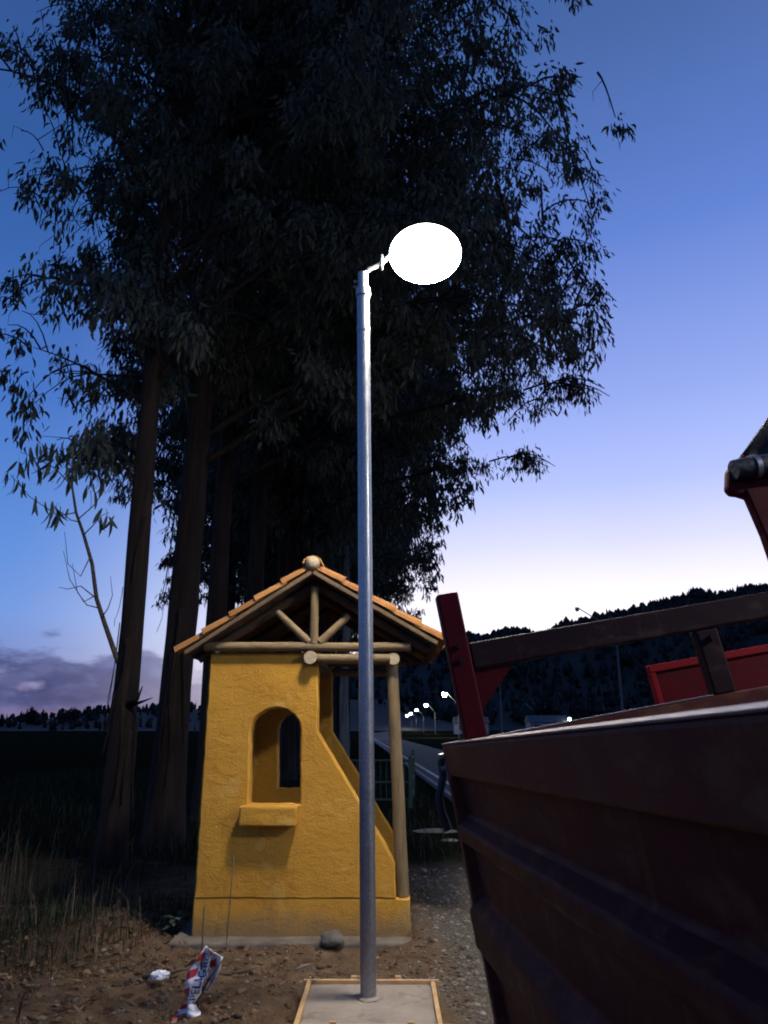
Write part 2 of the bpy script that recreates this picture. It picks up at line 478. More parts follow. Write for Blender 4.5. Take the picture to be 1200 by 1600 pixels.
# ------------------------------------------------------------------ ground, road, hills
def road_left(y):
    """x of the white edge line of the road"""
    base = 2.69 - .043 * y
    if y > 110: base += .00030 * (y - 110) ** 2 if y < 260 else .00030 * 150 ** 2 + .09 * (y - 260)
    return base
def fbm(x, y, s, o=4):
    return mnoise.fractal(Vector((x * s, y * s, 3.7)), 1.0, 2.0, o)
def ground_z(x, y):
    r = math.hypot(x, y)
    z = 0.0
    w = max(0.0, 1 - max(0.0, r - 9) / 8)
    if w > 0:
        rough = 1.0 if x < .15 else max(.22, 1 - (x - .15) * 1.6)
        z += w * rough * (.045 * fbm(x, y, 1.3) + .026 * fbm(x + 9, y, 4.5) + .012 * fbm(x, y + 5, 14))
        z -= .045 * math.exp(-((y - 5.9) / .45) ** 2) * (1 if x < .3 else math.exp(-((x - .3) / .4) ** 2))
        z += .085 * math.exp(-((x - .38) / .36) ** 2 - ((y - 6.62) / .42) ** 2)
        z += .05 * math.exp(-((x + .75) / .35) ** 2 - ((y - 5.0) / .45) ** 2)
        # flat beds under the footing and the shelter floor
        if -.56 < x < .34 and 4.5 < y < 5.36: z = min(z, .0)
        if -1.8 < x < .2 and 6.36 < y < 8.5: z = min(z, -.03)
    # verge that lifts towards the road beside the trailer
    z += .21 * math.exp(-((y - 1.2) / 3.2) ** 4) * (1 / (1 + math.exp(max(-60, min(60, -(x - 1.3) * 7))))) * math.exp(-max(0, x - 3.5) / 3)
    if r > 60:
        z -= .0
    return z
def axis(lo, hi, step, far):
    a = list(np.arange(lo, hi + 1e-6, step))
    s, p = step, a[-1]
    while p < far:
        s *= 1.22; p += s; a.append(p)
    s, p = step, a[0]
    b = []
    while p > -far:
        s *= 1.22; p -= s; b.append(p)
    return np.array(b[::-1] + a)
gx_, gy_ = axis(-3.4, 1.5, .035, 3200), axis(3.9, 7.6, .035, 3200)
V = np.array([(x, y, ground_z(x, y)) for y in gy_ for x in gx_], np.float32)
nx, ny = len(gx_), len(gy_)
ii = np.arange((nx - 1) * (ny - 1)); q = ii // (nx - 1) * nx + ii % (nx - 1)
gm = big_mesh('ground', V, np.stack([q, q + 1, q + nx + 1, q + nx], 1))
tag(link('ground', gm, M['ground'], smooth=True), kind='structure')

def strip(name, x0, x1, z0, mat, y_from=-70, y_to=420, step=2.0):
    ys = np.arange(y_from, y_to + .1, step)
    V, F = [], []
    for y in ys:
        b = road_left(y)
        lift = max(0.0, ground_z(b + 1.5, y))
        V += [(b + x0, y, z0 + lift), (b + x1, y, z0 + lift)]
    for i in range(len(ys) - 1): F.append((2*i, 2*i+1, 2*i+3, 2*i+2))
    return tag(MB().add(V, F).build(name, mat), kind='structure')
strip('road', -.36, 3.62, .018, M['asphalt'])
strip('road_edge_line', 0.0, .13, .022, M['road_paint'])
# low kerb along the near side of the road beyond the trailer
kb = MB()
for y in np.arange(8, 110, 4.0):
    a, b = road_left(y), road_left(y + 4)
    kb.add([(a-.50, y, -.1), (a-.38, y, -.1), (b-.38, y+4, -.1), (b-.50, y+4, -.1),
            (a-.50, y, .10), (a-.38, y, .10), (b-.38, y+4, .10), (b-.50, y+4, .10)],
           [(4,5,6,7), (0,1,5,4), (1,2,6,5), (2,3,7,6), (3,0,4,7)])
tag(kb.build('kerb', M['kerb']), kind='structure')

def ridge_height(x, pts):
    return float(np.interp(x, [p[0] for p in pts], [p[1] for p in pts]))
def make_hill(name, pts, y0, y1, y2, step, base=-2.0):
    xs = np.arange(pts[0][0], pts[-1][0] + step, step)
    prof = [(0, 0), (.25, .16), (.5, .48), (.75, .82), (.92, .97), (1, 1)]
    V, F = [], []
    rows = [(y0 + (y1 - y0) * t, s) for t, s in prof] + [((y1 + y2) / 2, .8), (y2, .0)]
    for yy, s in rows:
        for x in xs:
            h = ridge_height(x * y1 / max(yy, y1 * .6) if yy > y1 else x, pts)
            V.append((x, yy, base + s * h * (1 + .05 * fbm(x, yy, .01))))
    n = len(xs)
    for j in range(len(rows) - 1):
        for i in range(n - 1): F.append((j*n+i, j*n+i+1, (j+1)*n+i+1, (j+1)*n+i))
    tag(MB().add(V, F).build(name, M['hill'], smooth=True), kind='structure')
    return rows
R_PTS = [(-260, -6), (-120, 8), (-60, 40), (0, 68), (51, 80), (93, 78), (136, 80), (179, 94), (241, 107), (304, 119), (366, 128), (492, 143), (700, 150), (1000, 120), (1500, 60)]
make_hill('hill', R_PTS, 400, 700, 1250, 20)
L_PTS = [(-1500, 30), (-900, 20), (-500, 10), (-330, 4), (-253, 2.5), (-225, 6), (-200, 10), (-170, 12), (-120, 14), (-60, 20), (0, 20), (60, 0)]
make_hill('far_rise', L_PTS, 330, 500, 800, 15, -.8)

def forest(name, pts, y0, y1, n, hmin, hmax, xr, seed, base):
    """a far-off wood that reads as one mass: many small uneven crowns in one mesh"""
    g = np.random.default_rng(seed)
    Vs, Fs, off = [], [], 0
    prof = [(0, 0), (.25, .16), (.5, .48), (.75, .82), (.92, .97), (1, 1)]
    k = 6
    for i in range(n):
        x = g.uniform(*xr)
        t = 1 - abs(g.normal(0, .10)) if g.random() < .55 else g.uniform(.1, 1)
        t = max(.02, min(1.02, t))
        s = np.interp(t, [p[0] for p in prof], [p[1] for p in prof])
        yy = y0 + (y1 - y0) * t
        z = base + s * ridge_height(x, pts)
        h = g.uniform(hmin, hmax) * (.72 + .55 * abs(mnoise.noise(Vector((x * .022, yy * .03, seed)))) * 2); w = h * g.uniform(.16, .30); cone = g.random() < .6
        levels = [(0, .5), (.12, 1), (.42, .72), (.75, .34), (1, .02)] if cone else [(0, .5), (.2, .95), (.5, 1.05), (.8, .75), (1, .1)]
        if not cone: w *= 1.25
        for (a, rr) in levels:
            an = np.arange(k) * 2 * np.pi / k + g.uniform(0, 6)
            rad = w * rr * g.uniform(.65, 1.3, k)
            Vs.append(np.stack([x + rad * np.cos(an), yy + rad * np.sin(an), z + h * a + g.normal(0, .03 * h, k)], 1))
        for j in range(len(levels) - 1):
            a0 = off + j * k + np.arange(k); a1 = off + j * k + (np.arange(k) + 1) % k
            Fs.append(np.stack([a0, a1, a1 + k, a0 + k], 1))
        off += k * len(levels)
    me = big_mesh(name, np.concatenate(Vs), np.concatenate(Fs))
    return tag(link(name, me, M['forest']), kind='stuff')
forest('hill_forest', R_PTS, 400, 700, 4600, 7, 13, (-60, 520), 3, -3)
forest('rise_woodland', L_PTS, 330, 500, 700, 3, 6, (-330, -60), 4, -1)

# ------------------------------------------------------------------ roadside shelter
YW = 6.544           # front face of the near end wall
WT = .16             # wall thickness
LEN = 1.80           # outside length of the shelter
shelter = thing('roadside_shelter', 'small ochre plastered bus shelter with arched opening and clay tile roof', 'shelter', (-.7, 7.4, 0))
def sh(mb, name, mat, smooth=False, bevel=0, parent=None):
    o = mb.build(name, mat, None, smooth, bevel)
    o.parent = parent or shelter
    o.matrix_parent_inverse = Matrix.Translation(-Vector(shelter.location)) if not parent else (Matrix())
    return o

def densify(pts, step=.035):
    out = []
    n = len(pts)
    for i in range(n):
        a, b = Vector(pts[i]), Vector(pts[(i + 1) % n])
        k = max(1, int((b - a).length / step))
        for j in range(k): out.append(a.lerp(b, j / k))
    return out
def rough_loop(pts, amp, seed):
    return [p + Vector((mnoise.noise(Vector((p.x * 9, p.y * 9, seed))), mnoise.noise(Vector((p.x * 9, p.y * 9, seed + 20))))) * amp for p in pts]
def inset_loop(pts, d):
    n = len(pts); out = []
    area = sum(pts[i].x * pts[(i+1) % n].y - pts[(i+1) % n].x * pts[i].y for i in range(n))
    s = 1 if area > 0 else -1
    for i in range(n):
        t = (pts[(i + 1) % n] - pts[i - 1])
        t = t.normalized() if t.length > 1e-6 else Vector((1, 0))
        out.append(pts[i] + Vector((-t.y, t.x)) * d * s)
    return out
def slab_with_hole(outer, hole, y0, y1, r=.012, seed=1.0):
    """plaster wall in the x-z plane with a soft rounded arris; hole may be None"""
    bm = bmesh.new()
    loops = [rough_loop(densify(outer), .007, seed)]
    if hole: loops.append(rough_loop(densify(hole, .03), .007, seed + 3))
    fr, bk = [], []
    for li, lp in enumerate(loops):
        ins = inset_loop(lp, r if li == 0 else -r)
        A = [bm.verts.new((p.x, y0, p.y)) for p in ins]
        B = [bm.verts.new((p.x, y0 + r, p.y)) for p in lp]
        C = [bm.verts.new((p.x, y1 - r, p.y)) for p in lp]
        D = [bm.verts.new((p.x, y1, p.y)) for p in ins]
        n = len(lp)
        for U, W_ in ((A, B), (B, C), (C, D)):
            for i in range(n): bm.faces.new((U[i], U[(i+1) % n], W_[(i+1) % n], W_[i]))
        fr += [bm.edges.get((A[i], A[(i+1) % n])) for i in range(n)]
        bk += [bm.edges.get((D[i], D[(i+1) % n])) for i in range(n)]
    bmesh.ops.triangle_fill(bm, edges=fr, use_beauty=True)
    bmesh.ops.triangle_fill(bm, edges=bk, use_beauty=True)
    bmesh.ops.recalc_face_normals(bm, faces=bm.faces)
    return bm
def bm_obj(bm, name, mat, parent, smooth=False):
    me = bpy.data.meshes.new(name); bm.to_mesh(me); bm.free()
    o = link(name, me, mat, None, smooth)
    o.parent = parent
    o.matrix_parent_inverse = Matrix.Translation(-Vector(parent.location))
    return o
outline = [(-1.564, 0.276), (.064, .274), (.060, .545), (-.597, 1.560), (-.610, 2.232), (-1.561, 2.232)]
hole = [(-1.160, .985), (-.733, .985), (-.745, 1.575)]
for k in range(1, 8):
    a = math.pi * k / 8
    hole.append((-.960 + .215 * math.cos(a), 1.575 + .185 * math.sin(a)))
hole.append((-1.176, 1.560))
bm_obj(slab_with_hole(outline, hole, YW, YW + WT, .014, 1.0), 'end_wall', M['stucco'], shelter, 'auto')
bm_obj(slab_with_hole(outline, hole, YW + LEN - WT, YW + LEN, .014, 5.0), 'end_wall', M['stucco'], shelter, 'auto')
sh(MB().box(-1.562, -1.405, YW + WT - .002, YW + LEN - WT + .002, -.1, 2.232), 'back_wall', M['stucco'], bevel=.008)
# plinth of the near end wall, proud of it, and of the far one
for y0 in (YW + .005, YW + LEN - WT - .01):
    pl = densify([(-1.570, -.12), (.176, -.12), (.174, .279), (-1.566, .281)])
    bm_obj(slab_with_hole([tuple(p) for p in pl], None, y0, y0 + WT + .022, .012, y0), 'plinth', M['stucco'], shelter, 'auto')
# sills
def rough_block(x0, x1, y0, y1, z0, z1, bev, seg, amp, seed):
    bm = bmesh.new()
    bmesh.ops.create_cube(bm, size=1)
    for v in bm.verts: v.co = Vector((x0 + (v.co.x + .5) * (x1 - x0), y0 + (v.co.y + .5) * (y1 - y0), z0 + (v.co.z + .5) * (z1 - z0)))
    bmesh.ops.bevel(bm, geom=list(bm.edges), offset=bev, segments=3, affect='EDGES', profile=.6)
    bmesh.ops.subdivide_edges(bm, edges=[e for e in bm.edges if e.calc_length() > .03], cuts=seg, use_grid_fill=True)
    for v in bm.verts:
        v.co += mnoise.noise_vector(v.co * 14 + Vector((seed, 0, 0))) * amp
    bmesh.ops.recalc_face_normals(bm, faces=bm.faces)
    return bm
bm_obj(rough_block(-1.214, -.747, YW - .112, YW + .05, .826, .982, .018, 5, .007, 2), 'window_sill', M['stucco'], shelter, True)
# concrete floor
bm_obj(rough_block(-1.70, .21, 6.37, 8.46, -.20, .006, .02, 8, .012, 9), 'floor_slab', M['concrete'], shelter, True)
# timber: tie beams, purlins, posts, truss
def log(name, a, b, r0, r1=None, mat='log', n=14, seg=8, wob=.006, ends=True):
    a, b = Vector(a), Vector(b)
    r1 = r1 or r0
    pts, rad = [], []
    for i in range(seg + 1):
        t = i / seg
        p = a.lerp(b, t)
        p += mnoise.noise_vector(p * 2.2 + Vector((r0 * 90, 0, 0))) * wob * (0 if i in (0, seg) else 1)
        pts.append(p); rad.append((r0 + (r1 - r0) * t) * (1 + .05 * mnoise.noise(p * 5)))
    o = sh(MB().tube(pts, rad, n), name, M[mat], 'auto')
    if ends:
        o.data.materials.append(M['log_end'])
        for p in list(o.data.polygons)[-2:]: pass
        for p in o.data.polygons:
            if len(p.vertices) > 4: p.material_index = 1
    return o
YF, YB = YW - .03, YW + LEN - .10
for yy in (YF, YB):
    log('tie_beam', (-1.60, yy, 2.276), (.20, yy, 2.274), .043, .039, 'log_x')
    log('cross_beam', (-.62, yy + .004, 2.176), (.02, yy + .004, 2.174), .044, .041, 'log_x')
    log('king_post', (-.650, yy - .004, 2.300), (-.652, yy - .004, 2.80), .038, .036)
    log('strut', (-.690, yy - .008, 2.312), (-.985, yy + .01, 2.585), .036, .031, 'log_x')
    log('strut', (-.600, yy - .006, 2.312), (-.345, yy + .03, 2.555), .037, .032, 'log_x')
    log('post', (.118, yy + .112, .283), (.035, yy + .085, 2.135), .056, .051)
log('purlin', (-.672, YW - .085, 2.180), (-.672, YW + LEN + .25, 2.185), .056, .056, 'log_y')
log('purlin', (.050, YW - .045, 2.172), (.050, YW + LEN + .25, 2.178), .052, .052, 'log_y')
log('purlin', (-1.49, YW - .045, 2.262), (-1.49, YW + LEN + .25, 2.268), .040, .040, 'log_y')
# roof planes: ridge line and two slopes
RX, RZ = -.668, 2.938
Y0, Y1 = YW - .150, YW + LEN + .33
LE, RE = (-1.75, 2.225), (.432, 2.305)
def slope_frame(eave):
    d = Vector((eave[0] - RX, 0, eave[1] - RZ)); L = d.length; d.normalize()
    nrm = Vector((-d.z, 0, d.x)) if d.x > 0 else Vector((d.z, 0, -d.x))
    if nrm.z < 0: nrm = -nrm
    return d, nrm, L
for eave in (LE, RE):
    d, nrm, L = slope_frame(eave)
    for yy in (YW + .10, YW + .85, YB):
        a = Vector((RX, yy, RZ)) - nrm * .075; b = Vector((RX, yy, RZ)) + d * (L - .03) - nrm * .075
        log('rafter', a + d * .03, b, .043, .040, 'board', seg=6, wob=.004, ends=False)
    nb = 9
    w = (L + .02) / nb
    for k in range(nb):
        a = Vector((RX, 0, RZ)) + d * (k * w + .004); b = Vector((RX, 0, RZ)) + d * ((k + 1) * w - .004)
        off = random.uniform(-.015, .015)
        mb = MB(); V = []
        for y in (Y0 + .03 + off, Y1 - .03 + off):
            for p in (a, b):
                for h in (-.030, -.008): V.append((p.x + nrm.x * h, y, p.z + nrm.z * h))
        mb.add(V, [(0,1,3,2), (4,6,7,5), (0,4,5,1), (2,3,7,6), (1,5,7,3), (0,2,6,4)])
        sh(mb, 'roof_board', M['board'])
    # thin barge board along both gable edges
    for y in (Y0 + .012, Y1 - .012):
        V = []
        for yy in (y - .011, y + .011):
            for p in (Vector((RX, 0, RZ)) + d * .02, Vector((RX, 0, RZ)) + d * (L + .0)):
                for h in (-.026, .006): V.append((p.x + nrm.x * h, yy, p.z + nrm.z * h))
        sh(MB().add(V, [(0,1,3,2), (4,6,7,5), (0,4,5,1), (2,3,7,6), (1,5,7,3), (0,2,6,4)]), 'barge_board', M['barge'])
# clay barrel tiles, each its own part
def tile_mesh(length, r0, r1, up, th=.012, n=7):
    """half barrel along +x (downhill), convex up or (pan) down"""
    V, F = [], []
    s = 1 if up else -1
    for (x, r) in ((0, r0), (length, r1)):
        for rr in (r, r - th):
            for k in range(n):
                a = math.pi * k / (n - 1)
                V.append((x, rr * math.cos(a), s * rr * math.sin(a) * .82))
    def idx(e, l, k): return (e * 2 + l) * n + k
    for k in range(n - 1):
        F += [(idx(0,0,k), idx(0,0,k+1), idx(1,0,k+1), idx(1,0,k)), (idx(0,1,k), idx(1,1,k), idx(1,1,k+1), idx(0,1,k+1)),
              (idx(0,0,k), idx(0,1,k), idx(0,1,k+1), idx(0,0,k+1)), (idx(1,0,k), idx(1,0,k+1), idx(1,1,k+1), idx(1,1,k))]
    F += [(idx(0,0,0), idx(1,0,0), idx(1,1,0), idx(0,1,0)), (idx(0,0,n-1), idx(0,1,n-1), idx(1,1,n-1), idx(1,0,n-1))]
    return MB().add(V, F).mesh('roof_tile')
cover, pan, ridge = tile_mesh(.315, .066, .080, True), tile_mesh(.315, .078, .066, False), tile_mesh(.36, .088, .10, True)
for me in (cover, pan, ridge): me.materials.append(M['tile'])
def place(me, name, origin, xd, nrm, parent):
    o = bpy.data.objects.new(name, me); COL.objects.link(o)
    yd = nrm.cross(xd).normalized()
    mat = Matrix((xd, yd, nrm)).transposed().to_4x4(); mat.translation = origin
    o.parent = parent
    o.matrix_basis = Matrix.Translation(-Vector(parent.location)) @ mat
    return o
ncol, pitch = 14, (Y1 - Y0 - .16) / 13
for eave in (LE, RE):
    d, nrm, L = slope_frame(eave)
    course = (L + .045) / 5
    for c in range(5):
        for k in range(ncol):
            j = random.uniform(-.008, .008)
            y = Y0 + .08 + k * pitch + random.uniform(-.004, .004)
            xd = (d + nrm * -.0 + Vector((0, random.uniform(-.015, .015), 0))).normalized()
            tilt = (xd + nrm * .055).normalized(); n2 = (nrm - tilt * nrm.dot(tilt)).normalized()
            o = Vector((RX, y, RZ)) + d * (c * course - .03 + j) + nrm * .022
            place(cover, 'roof_tile', o, tilt, n2, shelter)
            if k < ncol - 1 and c in (0, 2, 4):
                o = Vector((RX, y + pitch / 2, RZ)) + d * (c * course - .03 + j) + nrm * .072
                place(pan, 'roof_tile', o, tilt, n2, shelter)
    pd = MB()     # the pan courses in between are hidden by the covers: one joined part
    for c in (1, 3):
        for k in range(ncol - 1):
            o = Vector((RX, Y0 + .08 + (k + .5) * pitch, RZ)) + d * (c * course - .03) + nrm * .070
            yd = nrm.cross(d).normalized()
            mt = Matrix((d, yd, nrm)).transposed().to_4x4(); mt.translation = o
            pd.add([mt @ v.co for v in pan.vertices], [tuple(p.vertices) for p in pan.polygons])
    tag(sh(pd, 'pan_tiling', M['tile']), kind='stuff')
for k in range(7):
    o = Vector((RX, Y0 - .01 + k * .325, RZ + .055 + random.uniform(-.004, .004)))
    place(ridge, 'ridge_tile', o, (Vector((0, 1, 0)) + Vector((0, 0, -.03))).normalized(), Vector((0, .03, 1)).normalized(), shelter)
bmc = bmesh.new()
bmesh.ops.create_icosphere(bmc, subdivisions=3, radius=1)
for v in bmc.verts:
    v.co = Vector((RX + v.co.x * .068, Y0 + .015 + v.co.y * .045, RZ + .065 + v.co.z * .066)) + mnoise.noise_vector(v.co * 3) * .007
bm_obj(bmc, 'ridge_mortar', M['mortar'], shelter, True)

# ------------------------------------------------------------------ lamp post in its fresh footing
foot = thing('concrete_footing', 'square fresh concrete footing in pine formwork round the steel lamp pole', 'footing', (-.11, 4.98, 0))
def ft(mb, name, mat, **k):
    o = mb.build(name, mat, None, **k); o.parent = foot
    o.matrix_parent_inverse = Matrix.Translation(-Vector(foot.location)); return o
bm_obj(rough_block(-.485, .265, 4.61, 5.285, -.15, .045, .004, 7, .004, 4), 'concrete_pad', M['fresh'], foot, True)
ft(MB().box(-.535, .318, 5.286, 5.312, -.12, .068), 'form_board', M['form'], bevel=.003)
ft(MB().add([(-.513, 4.56, -.12), (-.486, 4.56, -.12), (-.486, 5.285, -.12), (-.513, 5.285, -.12),
             (-.513, 4.56, .062), (-.486, 4.56, .062), (-.486, 5.285, .066), (-.513, 5.285, .066)],
            [(0,3,2,1),(4,5,6,7),(0,1,5,4),(1,2,6,5),(2,3,7,6),(3,0,4,7)]), 'form_board', M['form'], bevel=.003)
ft(MB().box(.266, .293, 4.58, 5.285, -.12, .064), 'form_board', M['form'], bevel=.003)
ft(MB().box(-.485, .335, 4.582, 4.608, -.12, .058), 'form_board', M['form'], bevel=.003)
bmc = bmesh.new(); bmesh.ops.create_icosphere(bmc, subdivisions=3, radius=1)
for v in bmc.verts:
    k = 1 + .25 * mnoise.noise(v.co * 2.5)
    v.co = Vector((-.119 + v.co.x * .085 * k, 5.05 + v.co.y * .085 * k, .044 + v.co.z * .016))
bm_obj(bmc, 'cement_spill', M['fresh'], foot, True)
for (x, y) in ((.06, 5.325), (-.22, 5.325), (.12, 4.568), (-.30, 4.568)):
    ft(MB().box(x - .018, x + .018, y - .013, y + .013, -.2, .082), 'form_peg', M['form'], bevel=.003)

lp = thing('solar_street_lamp', 'lit lamp with a glare-shaped round bowl on a galvanised steel pole in front of the shelter', 'street lamp', (-.119, 5.052, .04))
def lamp_part(mb, name, mat, parent=None, **k):
    o = mb.build(name, mat, None, **k)
    o.parent = parent or lp
    o.matrix_parent_inverse = Matrix.Translation(-Vector(lp.location)) if parent is None else Matrix()
    return o
PB, PT = Vector((-.119, 5.052, .0)), Vector((-.190, 5.052, 4.86))
lamp_part(MB().tube([PB, PB.lerp(PT, .33), PB.lerp(PT, .66), PT], .0495, 28), 'pole', M['galv'], smooth='auto')
ax = (PT - PB).normalized()
lamp_part(MB().tube([PT - ax * .03, PT + ax * .035], .058, 28), 'collar', M['galv'], smooth='auto')
lamp_part(MB().tube([PT - ax * .34, PT - ax * .30], .0535, 28), 'collar', M['galv'], smooth='auto')
lamp_part(MB().tube([PT, PT + ax * .18], .040, 24), 'spigot', M['galv'], smooth='auto')
for dz in (.06, .11):
    lamp_part(MB().tube([PT + ax * dz + Vector((-.038, 0, 0)), PT + ax * dz + Vector((-.075, 0, 0))], .009, 8), 'bolt', M['galv'])
top = PT + ax * .16
HC = Vector((.302, 5.052, 5.215))        # lamp head centre
lamp_part(MB().tube([top, top + Vector((.05, 0, .06)), top + Vector((.12, 0, .09)), HC + Vector((-.25, 0, .02))], .019, 12), 'arm', M['galv'], smooth='auto')
lamp_part(MB().box(-.052, -.034, 5.025, 5.079, 5.085, 5.20), 'bracket', M['galv'], bevel=.003)
A_, B_ = .285, .188  # bowl sized to the lamp's white glare, larger than a real fitting
cut = R(50)
prof = [(A_ * math.cos(a), B_ * math.sin(a)) for a in np.linspace(-math.pi / 2, cut, 22)]
prof[0] = (.001, prof[0][1])
lamp_part(MB().lathe(prof, 40, HC), 'glare_bowl', M['lamp'], smooth=True)
lamp_part(MB().lathe([(.075 * math.cos(a), -B_ + .012 + .05 * math.sin(a)) for a in np.linspace(0, -math.pi / 2 + .02, 7)], 18, HC), 'led_core', M['led'], smooth=True)
prof = [((A_ + .006) * math.cos(a), (B_ + .004) * math.sin(a)) for a in np.linspace(cut, math.pi / 2, 10)]
prof[-1] = (.001, prof[-1][1])
lamp_part(MB().lathe(prof, 40, HC), 'housing', M['dark_metal'], smooth=True)

# ------------------------------------------------------------------ road lamps
def road_lamp(pole_x, y, z_top, tip, lit, label, group, bend=None, r=.085, skirt=False):
    t = thing('street_lamp', label, 'street lamp', (pole_x, y, 0), group)
    MB().tube([(0, 0, -.3), (0, 0, z_top)], [r, r * .62], 12).build('pole', M['grey_pole'], t, smooth='auto')
    tx, tz = tip[0] - pole_x, tip[1]
    pts = [(0, 0, z_top - .1)] + ([(bend[0] - pole_x, 0, bend[1])] if bend else [(tx * .35, 0, z_top + (tz - z_top) * .45), (tx * .75, 0, z_top + (tz - z_top) * .86)]) + [(tx, 0, tz)]
    MB().tube(pts, .035, 8).build('arm', M['grey_pole'], t, smooth='auto')
    k_ = 1.45 if lit else .55  # lit bowls enlarged to the size of their glare
    hk = .7 if lit and not skirt else 1.0
    MB().lathe([(.001, .14 * k_), (.14 * k_ * hk, .12 * k_), (.26 * k_ * hk, .06), (.29 * k_ * hk, .04), (.27 * k_ * hk, .02)], 18, (tx - .12, 0, tz)).build('lamp_hood', M['dark_metal'], t, smooth=True)
    if skirt:      # added out of view to keep this lamp's light off the tree crowns
        MB().lathe([(.30 * k_, .0), (.52, -.10), (.80, -.30), (.82, -.46)], 22, (tx - .12, 0, tz)).build('added_light_skirt', M['dark_metal'], t, smooth=True)
    prof = [(.27 * k_ * math.cos(a), -.02 + .36 * k_ * math.sin(a)) for a in np.linspace(0, -math.pi / 2, 7)]
    prof[-1] = (.001, prof[-1][1])
    MB().lathe(prof, 18, (tx - .12, 0, tz)).build('lamp_bowl', M['road_lamp'] if lit else M['dead_bowl'], t, smooth=True)
    return t
LG = 'lit lamps along the far road'
road_lamp(11.1, 0.0, 5.2, (9.12, 7.1), True, 'lit road lamp beyond the trailer to the right, closest of the row', LG, skirt=True)
names = ['largest and rightmost of the lit lamps strung along the far road', 'second largest lit lamp of the row along the far road',
         'middle one of the five lit lamps along the far road', 'fourth lit lamp of the far road row, small and distant',
         'smallest and leftmost lit lamp, right beside the shelter post']
for k in range(2, 7):
    y = 60.0 * k
    road_lamp(11.1, y, 4.9, (9.1, 6.8 + (.15 if k > 3 else 0)), True, names[k - 2], LG)
UG = 'unlit lamp posts across the road'
road_lamp(13.34, 90.0, 6.2, (12.6, 6.95), False, 'unlit lamp post with a short arm seen beneath the trailer crossbar', UG, r=.11)
road_lamp(15.35, 50.0, 7.1, (13.0, 9.36), False, 'tall unlit lamp post with long curved arm rising above the trailer crossbar', UG, bend=(14.35, 8.5), r=.11)

# ------------------------------------------------------------------ far houses
def house(x, y, w, dpt, h, label):
    t = thing('house', label, 'house', (x, y, 0), 'houses below the hill')
    MB().box(-w/2, w/2, -dpt/2, dpt/2, -.3, h).build('wall', M['house_wall'], t)
    MB().prism([(-dpt/2 - .4, h - .05), (dpt/2 + .4, h - .05), (0, h + 1.5)], 'x', -w/2 - .3, w/2 + .3).build('roof', M['house_roof'], t)
    for k in range(3):
        wx = -w/2 + w * (k + .5) / 3
        f = MB().box(wx - .55, wx + .55, -dpt/2 - .06, -dpt/2 + .02, 1.0, 2.2).build('window', M['house_roof'], t)
        MB().box(wx - .47, wx + .47, -dpt/2 - .075, -dpt/2 - .05, 1.08, 2.12).build('pane', M['house_glass'], f)
    return t
h1 = house(37.5, 181, 9, 6, 2.8, 'pale low house below the hill, framed under the trailer crossbar')
h2 = house(20.5, 190, 8, 6, 2.6, 'pale shed beyond the road, left of the unlit short lamp post')
h3 = house(56.5, 186, 7, 6, 3.4, 'pale house below the hill at the foot of the tall unlit lamp post')
for h, x, z in ((h1, 4.6, 3.4), (h3, -.9, 4.6)):
    b = MB().lathe([(.001, .3), (.25, .2), (.32, 0), (.2, -.25), (.001, -.3)], 10, (x, -3.4, z)).build('porch_lamp', M['far_lamp'], h, smooth=True)
    MB().tube([(x, -3.4, z + .28), (x, -3.4, z + .45), (min(x, 3.3), -2.9, z + .45 if z < 3 else min(z + .45, 3.1))], .06, 6).build('lamp_bracket', M['dark_metal'], h)

# ------------------------------------------------------------------ green railing beyond the shelter
rl = thing('green_railing', 'green painted metal railing on the verge behind the shelter post', 'railing', (.47, 16.3, 0))
posts = [(-1.75, -.05), (-.88, -.02), (0, 0), (.12, 2.2), (.2, 4.4)]
for (x, y) in posts:
    MB().box(x - .045, x + .045, y - .045, y + .045, -.2, 1.02).build('railing_post', M['green_paint'], rl, bevel=.008)
for i in range(len(posts) - 1):
    a, b = posts[i], posts[i + 1]
    for z in (.93, .50, .16):
        MB().tube([(a[0], a[1], z), (b[0], b[1], z)], .026, 8).build('rail', M['green_paint'], rl, smooth='auto')
    for k in range(1, 7):
        p = Vector((a[0], a[1], 0)).lerp(Vector((b[0], b[1], 0)), k / 7)
        MB().tube([(p.x, p.y, .16), (p.x, p.y, .93)], .013, 6).build('bar', M['green_paint'], rl, smooth='auto')

# ------------------------------------------------------------------ trailer
C0 = Vector((.19624, 2.6, 1.5447))
tv, tu, tw = Vector((.98307, .06368, .17179)), Vector((-.05858, .99768, -.03459)), Vector((-.1736, .02394, .98453))
trailer = thing('farm_trailer', 'dark red steel farm trailer with ribbed sides and a rack frame, tilted on the verge', 'trailer', tuple(C0))
trailer.rotation_euler = Matrix((tv, tu, tw)).transposed().to_euler()
NEAR, W_, DB = -3.0, 1.95, -1.12
def tp(mb, name, mat, **k): return mb.build(name, mat, trailer, **k)
